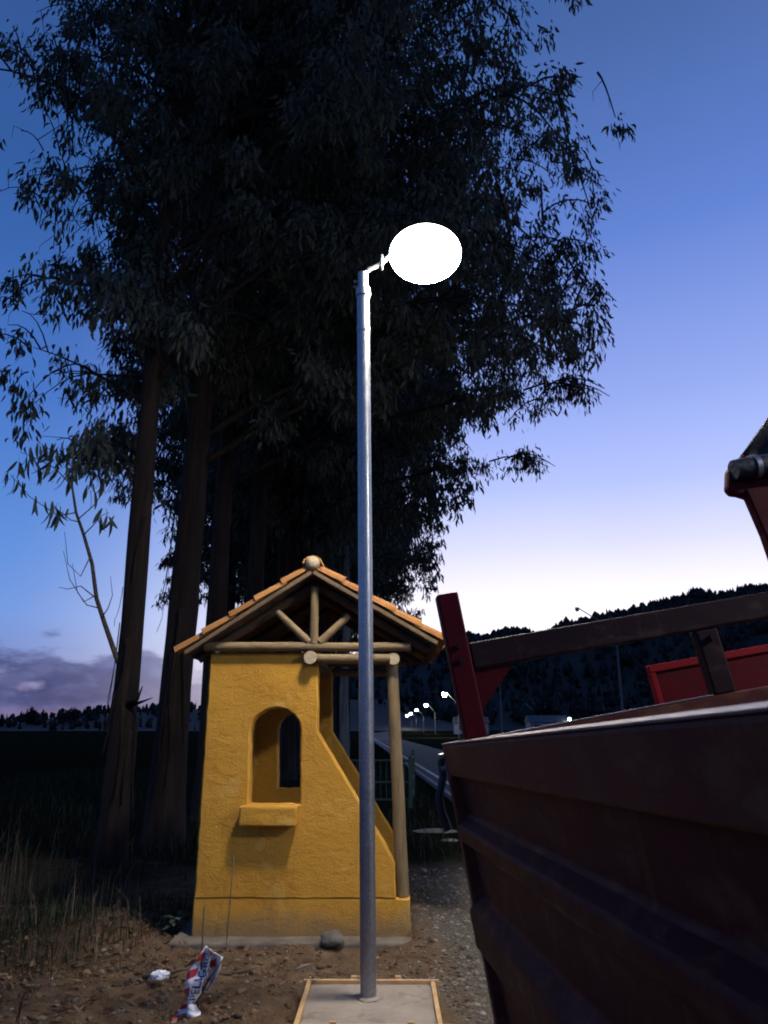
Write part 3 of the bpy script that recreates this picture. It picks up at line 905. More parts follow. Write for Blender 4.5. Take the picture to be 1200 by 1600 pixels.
# ribbed side sheets: profile (x, z) run along y
def rib_profile(s, x_off):
    z = [-.098, -.225, -.250, -.292, -.318, -.462, -.495, -.605, -.640, -.805, -.838, -.950, -.985, DB]
    o = [.018, .018, -.022, -.022, .018, .018, -.026, -.026, .018, .018, -.026, -.026, .018, .018]
    return [(x_off + s * a, b) for a, b in zip(o, z)]
def side_sheet(s, x_off, name):
    pr = rib_profile(s, x_off)
    ys = np.linspace(-.02, NEAR, 60)
    V, F = [], []
    for y in ys:
        for (x, z) in pr:
            dent = .006 * fbm(y * 1.0, z * 1.3 + x_off, 2.4, 3)
            V.append((x + dent, y, z))
    n = len(pr)
    for i in range(len(ys) - 1):
        for j in range(n - 1): F.append((i*n+j, i*n+j+1, (i+1)*n+j+1, (i+1)*n+j))
    # thickness
    b = len(V)
    for y in ys:
        for (x, z) in pr: V.append((x + s * .006, y, z))
    for i in range(len(ys) - 1):
        for j in range(n - 1): F.append((b+i*n+j, b+(i+1)*n+j, b+(i+1)*n+j+1, b+i*n+j+1))
    o = tp(MB().add(V, F), name, M['trailer'], smooth='auto')
    bv = o.modifiers.new('soften', 'BEVEL'); bv.width = .008; bv.segments = 2; bv.limit_method = 'ANGLE'; bv.angle_limit = R(25)
    return o
side_sheet(1, 0, 'side_panel'); side_sheet(-1, W_, 'side_panel')
for (x0, x1) in ((-.012, .055), (W_ - .055, W_ + .012)):
    tp(MB().box(x0, x1, NEAR, .03, -.100, 0), 'top_rail', M['rail'], bevel=.007)
for x0, x1 in ((-.014, .030), (W_ - .030, W_ + .014)):
    tp(MB().box(x0, x1, -.028, .026, DB - .02, -.1005), 'corner_post', M['rail'], bevel=.005)
tp(MB().box(.056, W_ - .056, -.010, .014, DB, -.058), 'tailgate', M['trailer'], bevel=.003)
tp(MB().box(.056, W_ - .056, -.020, .030, -.057, -.004), 'tailgate_rail', M['rail'], bevel=.006)
tp(MB().box(.150, .950, -.021, .031, -.0035, .0015), 'rail_sheen_cap', M['worn_sheen'], bevel=.001)  # thin added strip, coloured as the bright sky glint along the rail
tp(MB().box(-.0125, .0555, NEAR, .0305, .0005, .0045), 'rail_sheen_cap', M['worn_sheen'], bevel=.001)
tp(MB().box(.03, W_ - .03, NEAR, -.03, DB - .03, DB), 'bed_floor', M['trailer'])
tp(MB().box(.0, W_, NEAR - .04, NEAR, DB, -.0), 'front_panel', M['trailer'])
# rack frame above the tailgate
tp(MB().box(.064, .140, -.03, .035, .0, .502), 'rack_post', M['red'], bevel=.006)
tp(MB().box(.955, 1.035, -.024, .030, -.002, .222), 'rack_post', M['dark_bar'], bevel=.006)
tp(MB().box(W_ - .14, W_ - .064, -.03, .035, .0, .502), 'rack_post', M['red'], bevel=.006)
tp(MB().box(.141, W_ - .141, -.022, .026, .225, .318), 'crossbar', M['dark_bar'], bevel=.008)
tp(MB().prism([(.141, .085), (.141, .223), (.285, .223)], 'y', -.006, .006), 'gusset', M['red'], bevel=.002)
# bolted details
for (x, z) in ((.10, .26), (.10, .31), (1.0, .19)):
    tp(MB().tube([(x, -.034 if x < .5 else -.026, z), (x, -.050 if x < .5 else -.044, z)], .011, 6), 'bolt', M['dark_bar'])
for z in (-.035, -.075):
    tp(MB().tube([(.012, .034, z), (-.028, .034, z)], .009, 10), 'hinge_pin', M['galv'], smooth='auto')
# raised red board on the drawbar side, with brighter folded rim
hb = tp(MB().box(.990, 1.93, .495, .505, -.10, .125), 'headboard', M['red_board'])
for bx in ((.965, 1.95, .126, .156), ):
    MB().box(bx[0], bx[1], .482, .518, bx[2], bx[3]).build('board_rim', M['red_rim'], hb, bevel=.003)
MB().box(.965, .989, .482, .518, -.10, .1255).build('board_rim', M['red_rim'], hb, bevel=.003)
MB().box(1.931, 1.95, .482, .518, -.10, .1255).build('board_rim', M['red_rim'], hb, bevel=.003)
for x in (1.10, 1.80):
    tp(MB().box(x - .02, x + .02, .507, .54, DB - .05, .12), 'board_upright', M['dark_bar'])
tp(MB().box(1.06, 1.84, .03, .56, DB - .10, DB - .04), 'board_shelf', M['dark_bar'])
# tarp post with roller and dark sheet
tp(MB().prism([(1.300, .36), (1.300, .52), (1.285, .70), (1.43, .70), (1.45, .52), (1.45, .36)], 'y', -.07, -.025), 'tarp_post', M['red'], bevel=.006)
tp(MB().prism([(1.222, .715), (1.232, .690), (1.262, .682), (1.288, .668), (1.310, .64), (1.420, .64), (1.45, .80), (1.33, .842), (1.25, .79)], 'y', -.062, -.020), 'roller_bracket', M['red'], bevel=.012)
tp(MB().tube([(1.252, -.085, .775), (1.30, -.085, .775), (1.95, -.085, .775)], [.038, .042, .042], 18), 'tarp_roller', M['tarp'], smooth='auto')
tp(MB().tube([(1.325, -.085, .775), (1.345, -.085, .775)], .0465, 18), 'roller_band', M['galv'], smooth='auto')
tV, tF = [], []
for i in range(13):
    for j in range(9):
        u_, v_ = i / 12, j / 8
        x = 1.335 + u_ * .60; z = .825 + v_ * (.02 + .55 * min(1, u_ * 1.15))
        tV.append((x + v_ * .02, -.05 + .03 * math.sin(9 * u_ + 3 * v_) + .02 * fbm(x, z, 4), z))
for i in range(12):
    for j in range(8): tF.append((i*9+j, (i+1)*9+j, (i+1)*9+j+1, i*9+j+1))
tr = tp(MB().add(tV, tF), 'tarp_sheet', M['tarp'], smooth=True)
sm = tr.modifiers.new('cloth', 'SOLIDIFY'); sm.thickness = .012
tp(MB().box(1.90, 1.945, -.06, -.02, .50, 1.30), 'tarp_post', M['dark_bar'], bevel=.006)
# running gear
for x in (.45, W_ - .45): tp(MB().box(x - .04, x + .04, NEAR, -.05, DB - .13, DB - .03), 'chassis_beam', M['dark_bar'])
for y in (-1.35, -2.15):
    tp(MB().tube([(.12, y, DB - .16), (W_ - .12, y, DB - .16)], .035, 10), 'axle', M['dark_bar'], smooth='auto')
    for x in (.14, W_ - .14):
        wz = DB - .16
        prof = [(.16, -.075), (.24, -.085), (.27, -.06), (.28, 0), (.27, .06), (.24, .085), (.16, .075)]
        n = 22; V, F = [], []
        for (r_, a_) in prof:
            for k in range(n):
                an = 2 * math.pi * k / n; V.append((x + a_, y + r_ * math.cos(an), wz + r_ * math.sin(an)))
        for i in range(len(prof) - 1):
            for k in range(n): F.append((i*n+k, i*n+(k+1) % n, (i+1)*n+(k+1) % n, (i+1)*n+k))
        wh = tp(MB().add(V, F), 'wheel', M['rubber'], smooth=True)
        MB().tube([(x - .05, y, wz), (x + .05, y, wz)], .165, 18).build('rim', M['rim'], wh, smooth='auto')
tp(MB().box(.0, .05, -.012, .03, DB - .20, DB - .03), 'mud_bracket', M['rubber'], bevel=.004)
# rubber strap hanging from the corner
def tloc(x, y, z): return C0 + tv * x + tu * y + tw * z
st = [tloc(*p) for p in ((-.012, .045, -.035), (-.022, .050, -.055), (-.024, .05, -.10), (-.040, .048, -.135), (-.052, .048, -.165), (-.052, .05, -.21), (-.045, .05, -.25), (-.040, .05, -.268))]
tag(MB().tube(st, [.011, .013, .014, .013, .013, .014, .015, .013], 12).build('rubber_strap', M['rubber'], smooth='auto'),
    'black rubber strap dangling from the rear corner of the red trailer', 'strap')

# ------------------------------------------------------------------ eucalyptus trees
def leaves_mesh(name, base, dirs, L, Wd, g):
    """sickle leaves: 6 vertices, 4 faces each"""
    n = len(base)
    d = dirs / np.linalg.norm(dirs, axis=1, keepdims=True)
    rv = g.normal(size=(n, 3)); s = np.cross(d, rv); s /= np.linalg.norm(s, axis=1, keepdims=True)
    nr = np.cross(s, d)
    cv = (g.uniform(-.28, .28, n) * L)[:, None]
    L1, W1 = L[:, None], Wd[:, None]
    p0 = base
    m1 = base + d * L1 * .33 + s * cv * .75; m2 = base + d * L1 * .68 + s * cv * .8 + nr * L1 * .05
    tip = base + d * L1 + nr * L1 * .14
    V = np.stack([p0, m1 + s * W1 * .5, m1 - s * W1 * .5, m2 + s * W1 * .38, m2 - s * W1 * .38, tip], 1).reshape(-1, 3)
    o = np.arange(n)[:, None] * 6
    F3 = np.concatenate([o + [0, 2, 1], o + [3, 4, 5]]); F4 = o + [1, 2, 4, 3]
    me = big_mesh(name, V, F4, F3)
    me.materials.append(M['leaf'])
    return me

def gen_tree(seed, H, r0, zmin, n_limb, reach, bare=.0, leaves_per=13, leaf=(.13, .22), lean=(0, 0), extra=(), xlim=7.0, thin=(-9, 0)):
    """returns (trunk MB, branching MB, leaf arrays); reach(az, s) = limb length, s = 0..1 up the crown"""
    g = np.random.default_rng(seed)
    rd = random.Random(seed)
    tr = MB(); br = MB()
    ph = rd.uniform(0, 6)
    def axis_at(z):
        t = z / H
        return Vector((lean[0] * t + .16 * math.sin(ph + t * 5) * t, lean[1] * t + .16 * math.cos(ph + t * 4) * t, z))
    def rad_at(z): return max(.025, r0 * (1 - z / H) ** .8 * (1 + .35 * math.exp(-z / .5)))
    zs = [-.3, 0, .25, .6] + list(np.linspace(1.0, H, 60))
    tr.tube([axis_at(z) for z in zs], [rad_at(max(z, 0)) * (1 + .06 * mnoise.noise(Vector((z * .9, seed, 0)))) for z in zs], 22)
    LB, LD = [], []
    def spray(p2, nl, sg):
        if p2.x < thin[0] and rd.random() < thin[1]: return
        if mnoise.noise(Vector(p2) * .85 + Vector((seed, 0, 0))) < (-.30 if p2.x > 2.5 else -.16): return      # open pockets between the clumps
        nl = int(nl * 1.25)
        off = g.normal(0, 1, (nl, 3)) * [sg, sg, sg * 1.2]
        LB.append(np.array(p2) + off)
        LD.append(np.stack([off[:, 0] * 2.0 + g.normal(0, .2, nl), off[:, 1] * 2.0 + g.normal(0, .2, nl), -np.abs(g.normal(1, .3, nl))], 1))
    up = Vector((0, 0, 1))
    def bez(a, b, c, t): return a * (1-t)**2 + b * (2*t*(1-t)) + c * t*t
    limbs = []
    for i in range(n_limb):
        s = ((i + rd.random()) / n_limb) ** .92
        z = zmin + s * (H * .97 - zmin)
        az = i * 2.39996 + rd.uniform(-.5, .5)
        Rr = reach(az, s, z)
        if Rr < .5: continue
        Rr *= rd.uniform(.75, 1.0)
        limbs.append((z, az, Rr, Rr * rd.uniform(.25, .62)))
    limbs += list(extra)
    for (z, az, Rr, rise) in limbs:
        a = axis_at(z)
        hd = Vector((math.cos(az), math.sin(az), 0))
        c = a + hd * Rr + up * rise
        b = a + hd * Rr * rd.uniform(.3, .55) + up * rise * rd.uniform(.6, 1.5) + Vector((rd.uniform(-.9, .9), rd.uniform(-.9, .9), 0))
        rl_ = min(rad_at(z) * .45, .0075 * Rr + .010)
        P = [bez(a, b, c, k / 7) for k in range(8)]
        kk = 6
        while kk > 2 and P[kk - 1].x > xlim - .35: kk -= 1
        br.tube(P[:kk], [rl_ * (1 - .92 * k / (kk - .4)) for k in range(kk)], 6, cap=False)
        ns = max(4, int(4 + Rr * 1.25))
        for j in range(ns):
            t = .12 + .88 * (j + rd.random()) / ns
            p = bez(a, b, c, min(1, t))
            if p.x > xlim - .3: continue
            if t > .35: spray(p - up * .08, int(leaves_per * rd.uniform(.5, 1.2)), rd.uniform(.10, .17))
            tang = (bez(a, b, c, min(1, t + .05)) - bez(a, b, c, t - .05)).normalized()
            side = Vector((rd.gauss(0, 1), rd.gauss(0, 1), rd.gauss(.15, .6))).normalized()
            dr = (tang * .8 + side * 1.0).normalized()
            ls = rd.uniform(.5, 1.1) * (.45 + .15 * Rr)
            if p.x + dr.x * ls > xlim: dr.x = -abs(dr.x) * .3; dr.normalize()
            e = p + dr * ls; mid = p + dr * ls * .5 + up * ls * .16
            e = e - up * ls * rd.uniform(.2, .5)
            S = [bez(p, mid, e, k / 4) for k in range(5)]
            br.tube(S, [rl_ * .34 * (1 - .75 * k / 4) + .004 for k in range(5)], 4, cap=False)
            for tt in (.35, .62, .85, 1.0):
                if rd.random() < bare: continue
                p2 = bez(p, mid, e, min(1, max(0, tt + rd.uniform(-.1, .1)))) + Vector((rd.gauss(0, .16), rd.gauss(0, .16), rd.gauss(-.05, .12)))
                if p2.x > xlim: continue
                # one hanging spray of leaves
                spray(p2, int(leaves_per * rd.uniform(.6, 1.6)), rd.uniform(.075, .135))
                if rd.random() < .5:
                    br.tube([bez(p, mid, e, tt * .9), Vector(p2) + up * .05, Vector(p2) - up * .15], [.007, .005, .003], 3, cap=False)
    LB, LD = np.concatenate(LB), np.concatenate(LD)
    n = len(LB)
    L = g.uniform(*leaf, n)
    return tr, br, leaves_mesh('crown', LB, LD, L, L * g.uniform(.19, .28, n), g), n

def side(az): return math.cos(az)      # +1 towards the road (right), -1 away
def reach_a(az, s, z):
    x, y = math.cos(az), math.sin(az)
    prof = (.80 + .35 * math.sin(min(1, s * 1.3) * math.pi)) * (1 - .55 * max(0, s - .6) / .4)
    R_ = 5.9 if x > 0 else 3.3
    if z < 6.0 and x > -.2: return 0
    R_ *= (1 - .45 * max(0, -y))            # shorter on the side of the open lot
    return R_ * prof
def reach_b(az, s, z):
    x = math.cos(az)
    prof = (.78 + .35 * math.sin(min(1, s * 1.3) * math.pi)) * (1 - .5 * max(0, s - .6) / .4)
    return (6.4 if x > 0 else 3.4) * prof * (1 - .25 * max(0, -math.sin(az)))
def reach_c(az, s, z):
    prof = (.8 + .3 * math.sin(min(1, s * 1.25) * math.pi)) * (1 - .5 * max(0, s - .6) / .4)
    return (6.6 if math.cos(az) > 0 else 3.9) * prof

trees_src = []
TA = gen_tree(11, 24, .160, 4.6, 74, reach_a, .05, 36, (.13, .22), (-.1, .0),
              extra=[(10.0, R(184), 4.8, 1.6), (7.3, R(200), 2.9, .2), (6.4, R(168), 2.6, .4)], xlim=6.0, thin=(-.7, .62))
TB = gen_tree(23, 25, .250, 6.8, 74, reach_b, .04, 36, (.13, .21), (.15, .2),
              extra=[(5.8, R(-22), 6.4, 1.9), (6.3, R(2), 7.2, 3.2), (8.4, R(14), 7.5, 1.6), (9.0, R(-24), 7.4, 3.0), (11.4, R(-4), 7.7, 1.6), (12.0, R(-19), 7.2, 3.6), (7.4, R(-12), 7.6, 1.6), (9.8, R(-8), 7.2, 1.2), (8.9, R(-2), 7.2, 2.2)], xlim=6.85, thin=(-1.4, .55))
TC_ = gen_tree(37, 24, .22, 7.2, 70, reach_c, .03, 34, (.14, .22), (-.15, .1),
               extra=[(6.4, R(16), 7.6, 2.4), (7.4, R(8), 8.3, 2.7), (9.2, R(20), 8.4, 2.6), (11.2, R(12), 8.2, 2.9), (10.4, R(16), 8.4, 2.0)], xlim=8.1, thin=(-2.2, .5))
TD = gen_tree(51, 22, .22, 7.0, 62, reach_c, .03, 8, (.27, .42), (.1, -.1))
TE = gen_tree(64, 23, .23, 7.2, 58, reach_c, .03, 8, (.27, .42), (.0, .1))
srcs = []
for T in (TA, TB, TC_, TD, TE):
    print('leaves', T[3])
    srcs.append((T[0].mesh('trunk'), T[1].mesh('branching'), T[2]))
for k_, (tm, bm_, lm) in enumerate(srcs):
    for v in tm.vertices:
        rr = Vector((v.co.x, v.co.y, 0)); z_ = v.co.z
        d_ = mnoise.noise(Vector((rr.x * 7, rr.y * 7, z_ * .55 + k_ * 9))) * .10 + mnoise.noise(Vector((rr.x * 22, rr.y * 22, z_ * 2.2 + k_))) * .05
        v.co.x *= 1 + d_; v.co.y *= 1 + d_
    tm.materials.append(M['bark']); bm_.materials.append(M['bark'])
    for me in (tm, bm_): me.polygons.foreach_set('use_smooth', [True] * len(me.polygons))
def eucalyptus(x, y, src, rot, scale, label, group=None):
    t = thing('eucalyptus_tree', label, 'tree', (x, y, ground_z(x, y) - .05), group)
    t.rotation_euler = (0, 0, rot); t.scale = (scale,) * 3
    for nm, me in zip(('trunk', 'branching', 'crown'), srcs[src]):
        link(nm, me, None, t)
    return t
ROW = 'eucalyptus trees in the roadside row'
first = eucalyptus(-3.30, 9.56, 0, 0, 1.0, 'leftmost eucalyptus of the row, slim trunk with a leafy sucker branch', ROW)
second = eucalyptus(-3.26, 11.55, 1, R(8), 1.0, 'thick eucalyptus trunk second from the left, beside the shelter eave', ROW)
eucalyptus(-3.30, 14.3, 2, R(-14), 1.0, 'third eucalyptus from the left, rising just behind the left eave', ROW)
eucalyptus(-3.28, 17.8, 3, R(10), 1.08, 'fourth eucalyptus from the left, trunk above the left roof slope', ROW)
far_lab = 'eucalyptus far along the roadside row, merged in the dark behind the shelter roof'
dd = [20.2, 22.6, 25.0, 27.6, 30.0, 33, 36, 39.5, 43, 47, 51, 56, 61, 67]
for i, d_ in enumerate(dd):
    eucalyptus(-3.3 + random.uniform(-.35, .25) - .004 * d_, d_, ([2, 3, 4][i] if i < 3 else [3, 4][i % 2]), R([-12, 20, 6, -25, 15][i % 5]), random.uniform(.94, 1.12), far_lab, ROW)
# second line behind the first, closing the view between the far trunks
for i, d_ in enumerate([30, 34, 38, 43, 48, 54]):
    eucalyptus(-5.9 - .03 * d_ + random.uniform(-.3, .3), d_, [3, 4][i % 2], R([150, 40, 200, 90][i % 4]), random.uniform(.85, 1.0), far_lab, ROW)

# pale slim trunk seen through the open side of the shelter
pt = thing('pale_tree', 'slim pale barked tree seen through the open side of the shelter', 'tree', (-1.28, 22.2, 0))
MB().tube([(0, 0, -.2), (.03, 0, 1.2), (-.02, 0, 2.6), (.05, .02, 4.5), (.0, .0, 7)], [.19, .15, .13, .11, .07], 12).build('trunk', M['bark_pale'], pt, smooth=True)
g_ = np.random.default_rng(77)
nb_ = 900
bs = g_.normal(0, 1, (nb_, 3)) * [.7, .7, .9] + [0, 0, 7.3]
ds = np.stack([g_.normal(0, .4, nb_), g_.normal(0, .4, nb_), -np.ones(nb_)], 1)
Ls = g_.uniform(.14, .22, nb_)
link('crown', leaves_mesh('crown', bs, ds, Ls, Ls * .2, g_), None, pt)

# leafy sucker branch of the first tree: big young leaves, each a part
from math import sin, cos
def pix(px, py, Y):
    dx, dy = px - 606, py - 800; th = R(16.3)
    return Vector((dx, 1150 * cos(th) + dy * sin(th), 1150 * sin(th) - dy * cos(th))) * (Y / (1150 * cos(th) + dy * sin(th))) + Vector((0, 0, 1.6))
def loc1(px, py, Y): return pix(px, py, Y) - Vector(first.location)
sb = MB()
stem = [loc1(*p) for p in ((194, 1060, 9.56), (180, 1024, 9.48), (163, 975, 9.35), (150, 935, 9.25), (143, 880, 9.15), (130, 835, 9.05), (118, 800, 9.0), (112, 760, 8.95), (113, 715, 8.95), (118, 690, 8.95))]
sb.tube(stem, [.036, .034, .030, .027, .024, .021, .018, .014, .010, .006], 8)
twigs = [((118, 800, 9.0), (90, 805, 8.9), (45, 775, 8.8), (15, 740, 8.75)), ((113, 760, 8.95), (85, 730, 8.9), (55, 715, 8.85), (30, 705, 8.8)),
         ((113, 730, 8.95), (95, 710, 8.95), (75, 700, 8.9), (60, 690, 8.9)), ((115, 715, 8.95), (135, 700, 8.95), (140, 685, 9.0), (135, 680, 9.0)),
         ((122, 810, 9.0), (145, 790, 9.05), (160, 770, 9.05), (170, 745, 9.1)), ((125, 815, 9.0), (110, 812, 8.95), (95, 800, 8.9), (80, 790, 8.9)),
         ((130, 835, 9.05), (145, 820, 9.0), (158, 805, 9.0), (170, 800, 9.0)), ((140, 870, 9.1), (125, 900, 9.1), (105, 880, 9.1), (100, 830, 9.1)),
         ((148, 930, 9.2), (130, 940, 9.2), (108, 905, 9.2), (98, 860, 9.2)), ((155, 950, 9.3), (135, 945, 9.25), (120, 925, 9.2), (112, 880, 9.2)),
         ((158, 965, 9.3), (168, 950, 9.3), (175, 930, 9.3), (172, 900, 9.3)), ((150, 935, 9.25), (125, 915, 9.2), (105, 920, 9.2), (90, 917, 9.2))]
for t in twigs:
    P = [loc1(*p) for p in t]
    sb.tube(P, [.009, .007, .005, .003], 5)
sbo = sb.build('sucker_branch', M['twig'], first, smooth=True)
def big_leaf():
    V, F = [], []
    N = 7
    for i in range(N):
        t = i / (N - 1); w = .105 * math.sin(math.pi * min(1, t * .93 + .05)) ** .8 * (1 - .35 * t)
        bend = .20 * t * t; zz = -t + .22 * t * t
        x = bend
        V += [(x - .0, -w, zz * 1), (x + .018, 0, zz), (x - .0, w, zz)]
    for i in range(N - 1):
        for k in range(2): F.append((i*3+k, i*3+k+1, (i+1)*3+k+1, (i+1)*3+k))
    return MB().add(V, F).mesh('leaf')
blm = big_leaf(); blm.materials.append(M['leaf_young'])
blm.polygons.foreach_set('use_smooth', [True] * len(blm.polygons))
rl2 = random.Random(5)
clusters = [(18, 742, 7), (35, 722, 6), (50, 705, 7), (62, 695, 6), (78, 700, 6), (95, 712, 5), (110, 690, 7), (122, 684, 6), (135, 685, 6), (60, 780, 3), (85, 790, 6), (100, 798, 5),
            (130, 720, 6), (150, 738, 6), (165, 745, 5), (145, 760, 5), (112, 740, 5), (85, 725, 5), (160, 800, 5), (168, 803, 3), (30, 760, 3), (70, 735, 4)]
for (cx, cy, n) in clusters:
    for k in range(n):
        o = bpy.data.objects.new('leaf', blm); COL.objects.link(o)
        o.parent = sbo
        o.location = loc1(cx + rl2.uniform(-11, 11), cy + rl2.uniform(-9, 9), 8.9 + rl2.uniform(-.15, .15))
        o.rotation_euler = (rl2.uniform(-.45, .45), rl2.uniform(-.5, .35), rl2.choice([R(180), R(0)]) + rl2.uniform(-1.0, 1.0))
        s_ = rl2.uniform(.20, .36); o.scale = (s_, s_, s_)
# strips of bark peeling off the two nearest trunks
rs = random.Random(9)
for tx, ty, rad in ((-3.31, 9.56, .165), (-3.24, 11.55, .25)):
    own = first if ty < 10 else second
    for k in range(9):
        a_ = R(rs.uniform(190, 350)); z0 = rs.uniform(1.2, 5.2); ln = rs.uniform(.5, 1.5)
        c0 = Vector((tx + cos(a_) * rad, ty + sin(a_) * rad, 0)); od = Vector((cos(a_), sin(a_), 0)); sd = Vector((-sin(a_), cos(a_), 0))
        V = []
        for i in range(7):
            t_ = i / 6
            o_ = od * (.004 + .09 * t_ ** 2 * rs.uniform(.6, 1.2)) + sd * .03 * math.sin(t_ * 3 + k)
            w_ = .035 * (1 - .75 * t_)
            for q_ in (-1, 1): V.append(c0 + o_ + sd * w_ * q_ + Vector((0, 0, z0 - ln * t_)) - Vector(own.location))
        o = MB().add(V, [(2*i, 2*i+1, 2*i+3, 2*i+2) for i in range(6)]).build('bark_strip', M['bark'], own, smooth=True)
        o.matrix_parent_inverse = Matrix.Rotation(-own.rotation_euler.z, 4, 'Z')
        o.modifiers.new('bark', 'SOLIDIFY').thickness = .006
# broken stub on the trunk
MB().tube([loc1(200, 1100, 9.4), loc1(214, 1092, 9.3), loc1(222, 1072, 9.25)], [.04, .022, .006], 6).build('broken_stub', M['bark'], first, smooth=True)
MB().tube([loc1(204, 1102, 9.4), loc1(222, 1096, 9.3), loc1(238, 1090, 9.25)], [.03, .015, .004], 6).build('broken_stub', M['bark'], first, smooth=True)

# trees standing on the far rise at the left
def far_tree(x, y, z, h, w, seed, label):
    t = thing('distant_tree', label, 'tree', (x, y, z), 'trees on the far rise')
    g = np.random.default_rng(seed)
    MB().tube([(0, 0, -1), (0, 0, h * .5)], [h * .03, h * .015], 6).build('trunk', M['bark'], t)
    n = 700
    p = g.normal(0, 1, (n, 3)); p /= np.linalg.norm(p, axis=1, keepdims=True)
    p *= (g.uniform(.2, 1, n) ** .5)[:, None] * [w / 2, w / 2, h * .42]
    p *= (1 + .35 * np.sin(p[:, :1] * 7 / w + seed) * np.cos(p[:, 2:] * 9 / h + seed))
    p += [0, 0, h * .58]
    dv = g.normal(0, 1, (n, 3)); L = g.uniform(.08, .16, n) * h
    me = leaves_mesh('crown', p, dv, L, L * .55, g); me.materials.clear(); me.materials.append(M['forest'])
    link('crown', me, None, t)
labs = ['tiny spire shaped tree on the far rise at the left edge', 'bushy dark tree on the far rise below the cloud bank',
        'round tree on the far rise left of the slim trunk', 'tallest dark tree on the far rise close to the slim trunk', 'low bushy tree on the far rise at the foot of the clouds']
for i, (px, h, w) in enumerate(((45, 11, 4.5), (55, 8, 7), (93, 7, 7), (113, 9, 7.5), (140, 6.5, 9))):
    p = pix(px, 1132, 400)
    far_tree(p.x, 400, [0, 0, 1.5, 2, 3][i], h, w, 40 + i, labs[i])

# ------------------------------------------------------------------ ground clutter
def stones(name, pts, sizes, mat, flat=.6):
    g = np.random.default_rng(len(pts))
    base = np.array([(1,0,0),(-1,0,0),(0,1,0),(0,-1,0),(0,0,1),(0,0,-1),(.62,.62,.4),(-.62,.62,.35),(-.6,-.62,.4),(.62,-.62,.35)], float)
    tri = np.array([(4,0,6),(4,6,2),(4,2,7),(4,7,1),(4,1,8),(4,8,3),(4,3,9),(4,9,0),(5,6,0),(5,2,6),(5,7,2),(5,1,7),(5,8,1),(5,3,8),(5,9,3),(5,0,9)])
    n = len(pts)
    B = base[None] * g.uniform(.65, 1.25, (n, 10, 1)) + g.normal(0, .12, (n, 10, 3))
    a = g.uniform(0, 6.28, n); ca, sa = np.cos(a), np.sin(a)
    X = B[..., 0] * ca[:, None] - B[..., 1] * sa[:, None]; Y = B[..., 0] * sa[:, None] + B[..., 1] * ca[:, None]
    V = np.stack([X, Y, B[..., 2] * flat], 2) * np.asarray(sizes)[:, None, None] + np.asarray(pts)[:, None, :]
    F = (np.arange(n)[:, None, None] * 10 + tri[None]).reshape(-1, 3)
    return tag(link(name, big_mesh(name, V.reshape(-1, 3), None, F), mat), kind='stuff')
def clear_spot(x, y):
    if -.55 < x < .35 and 4.53 < y < 5.34: return False
    if -1.74 < x < .24 and 6.34 < y < 8.6: return False
    return True
g = np.random.default_rng(21)
def scatter(n, xr, yr, dens=None):
    out = []
    while len(out) < n:
        x, y = g.uniform(*xr), g.uniform(*yr)
        if not clear_spot(x, y): continue
        if dens and g.random() > dens(x, y): continue
        out.append((x, y, ground_z(x, y)))
    return np.array(out)
P = scatter(2400, (-3.2, .6), (3.9, 6.4), lambda x, y: .35 + .65 * (mnoise.noise(Vector((x * 2, y * 2, 0))) > 0))
S = np.minimum(.038, .006 + g.exponential(.0068, len(P)))
stones('dirt_clods', P, S, M['clod'])
P = scatter(5200, (.05, 1.3), (3.9, 9.5), lambda x, y: min(1, max(.05, (x + .05) * 2.2)))
S = np.minimum(.032, .005 + g.exponential(.0055, len(P)))
stones('gravel', P, S, M['gravel'])
P = scatter(900, (-2.4, .4), (3.9, 6.5)); S = np.minimum(.03, .005 + g.exponential(.006, len(P)))
stones('pebbles', P, S, M['gravel'])
# dead leaves on the left
P = scatter(2600, (-4.6, -.3), (3.8, 7.6), lambda x, y: .12 + .88 * min(1, max(0, (-x - .6) / 1.2)))
n = len(P)
dv = np.stack([g.normal(0, 1, n), g.normal(0, 1, n), g.normal(.05, .25, n)], 1); L = g.uniform(.035, .095, n)
me = leaves_mesh('leaf_litter', P + [0, 0, .012], dv, L, L * g.uniform(.2, .45, n), g); me.materials.clear(); me.materials.append(M['litter'])
tag(link('leaf_litter', me, None), kind='stuff')
def blades(name, pts, hmin, hmax, wid, mat, lean=.3):
    n = len(pts); gg = np.random.default_rng(n)
    h = gg.uniform(hmin, hmax, n)[:, None]; a = gg.uniform(0, 6.28, n)
    dr = np.stack([np.cos(a), np.sin(a), np.zeros(n)], 1); sd = np.stack([-np.sin(a), np.cos(a), np.zeros(n)], 1)
    ln = np.abs(gg.normal(lean, .22, n))[:, None]
    w = wid * gg.uniform(.6, 1.4, n)[:, None]
    upv = np.array([[0, 0, 1.0]])
    p1 = pts + upv * h * .5 + dr * h * ln * .22; p2 = pts + upv * h * (.95 - .3 * ln) + dr * h * ln
    V = np.stack([pts - sd * w, pts + sd * w, p1 - sd * w * .8, p1 + sd * w * .8, p2], 1).reshape(-1, 3)
    o = np.arange(n)[:, None] * 5
    return tag(link(name, big_mesh(name, V, o + [0, 1, 3, 2], o + [2, 3, 4]), mat), kind='stuff')
def clump(n, cs, sd):
    out = []
    for k in range(n):
        c = cs[g.integers(len(cs))]
        x, y = c[0] + g.normal(0, sd), c[1] + g.normal(0, sd)
        if clear_spot(x, y): out.append((x, y, ground_z(x, y) - .01))
    return np.array(out)
cs_dry = [(g.uniform(-4.4, -2.1), g.uniform(5.0, 8.4)) for _ in range(34)]
blades('dry_grass', clump(620, cs_dry, .2), .15, .50, .003, M['grass_dry'], .28)
cs_tall = [(g.uniform(-4.2, -3.1), g.uniform(6.2, 7.8)) for _ in range(14)]
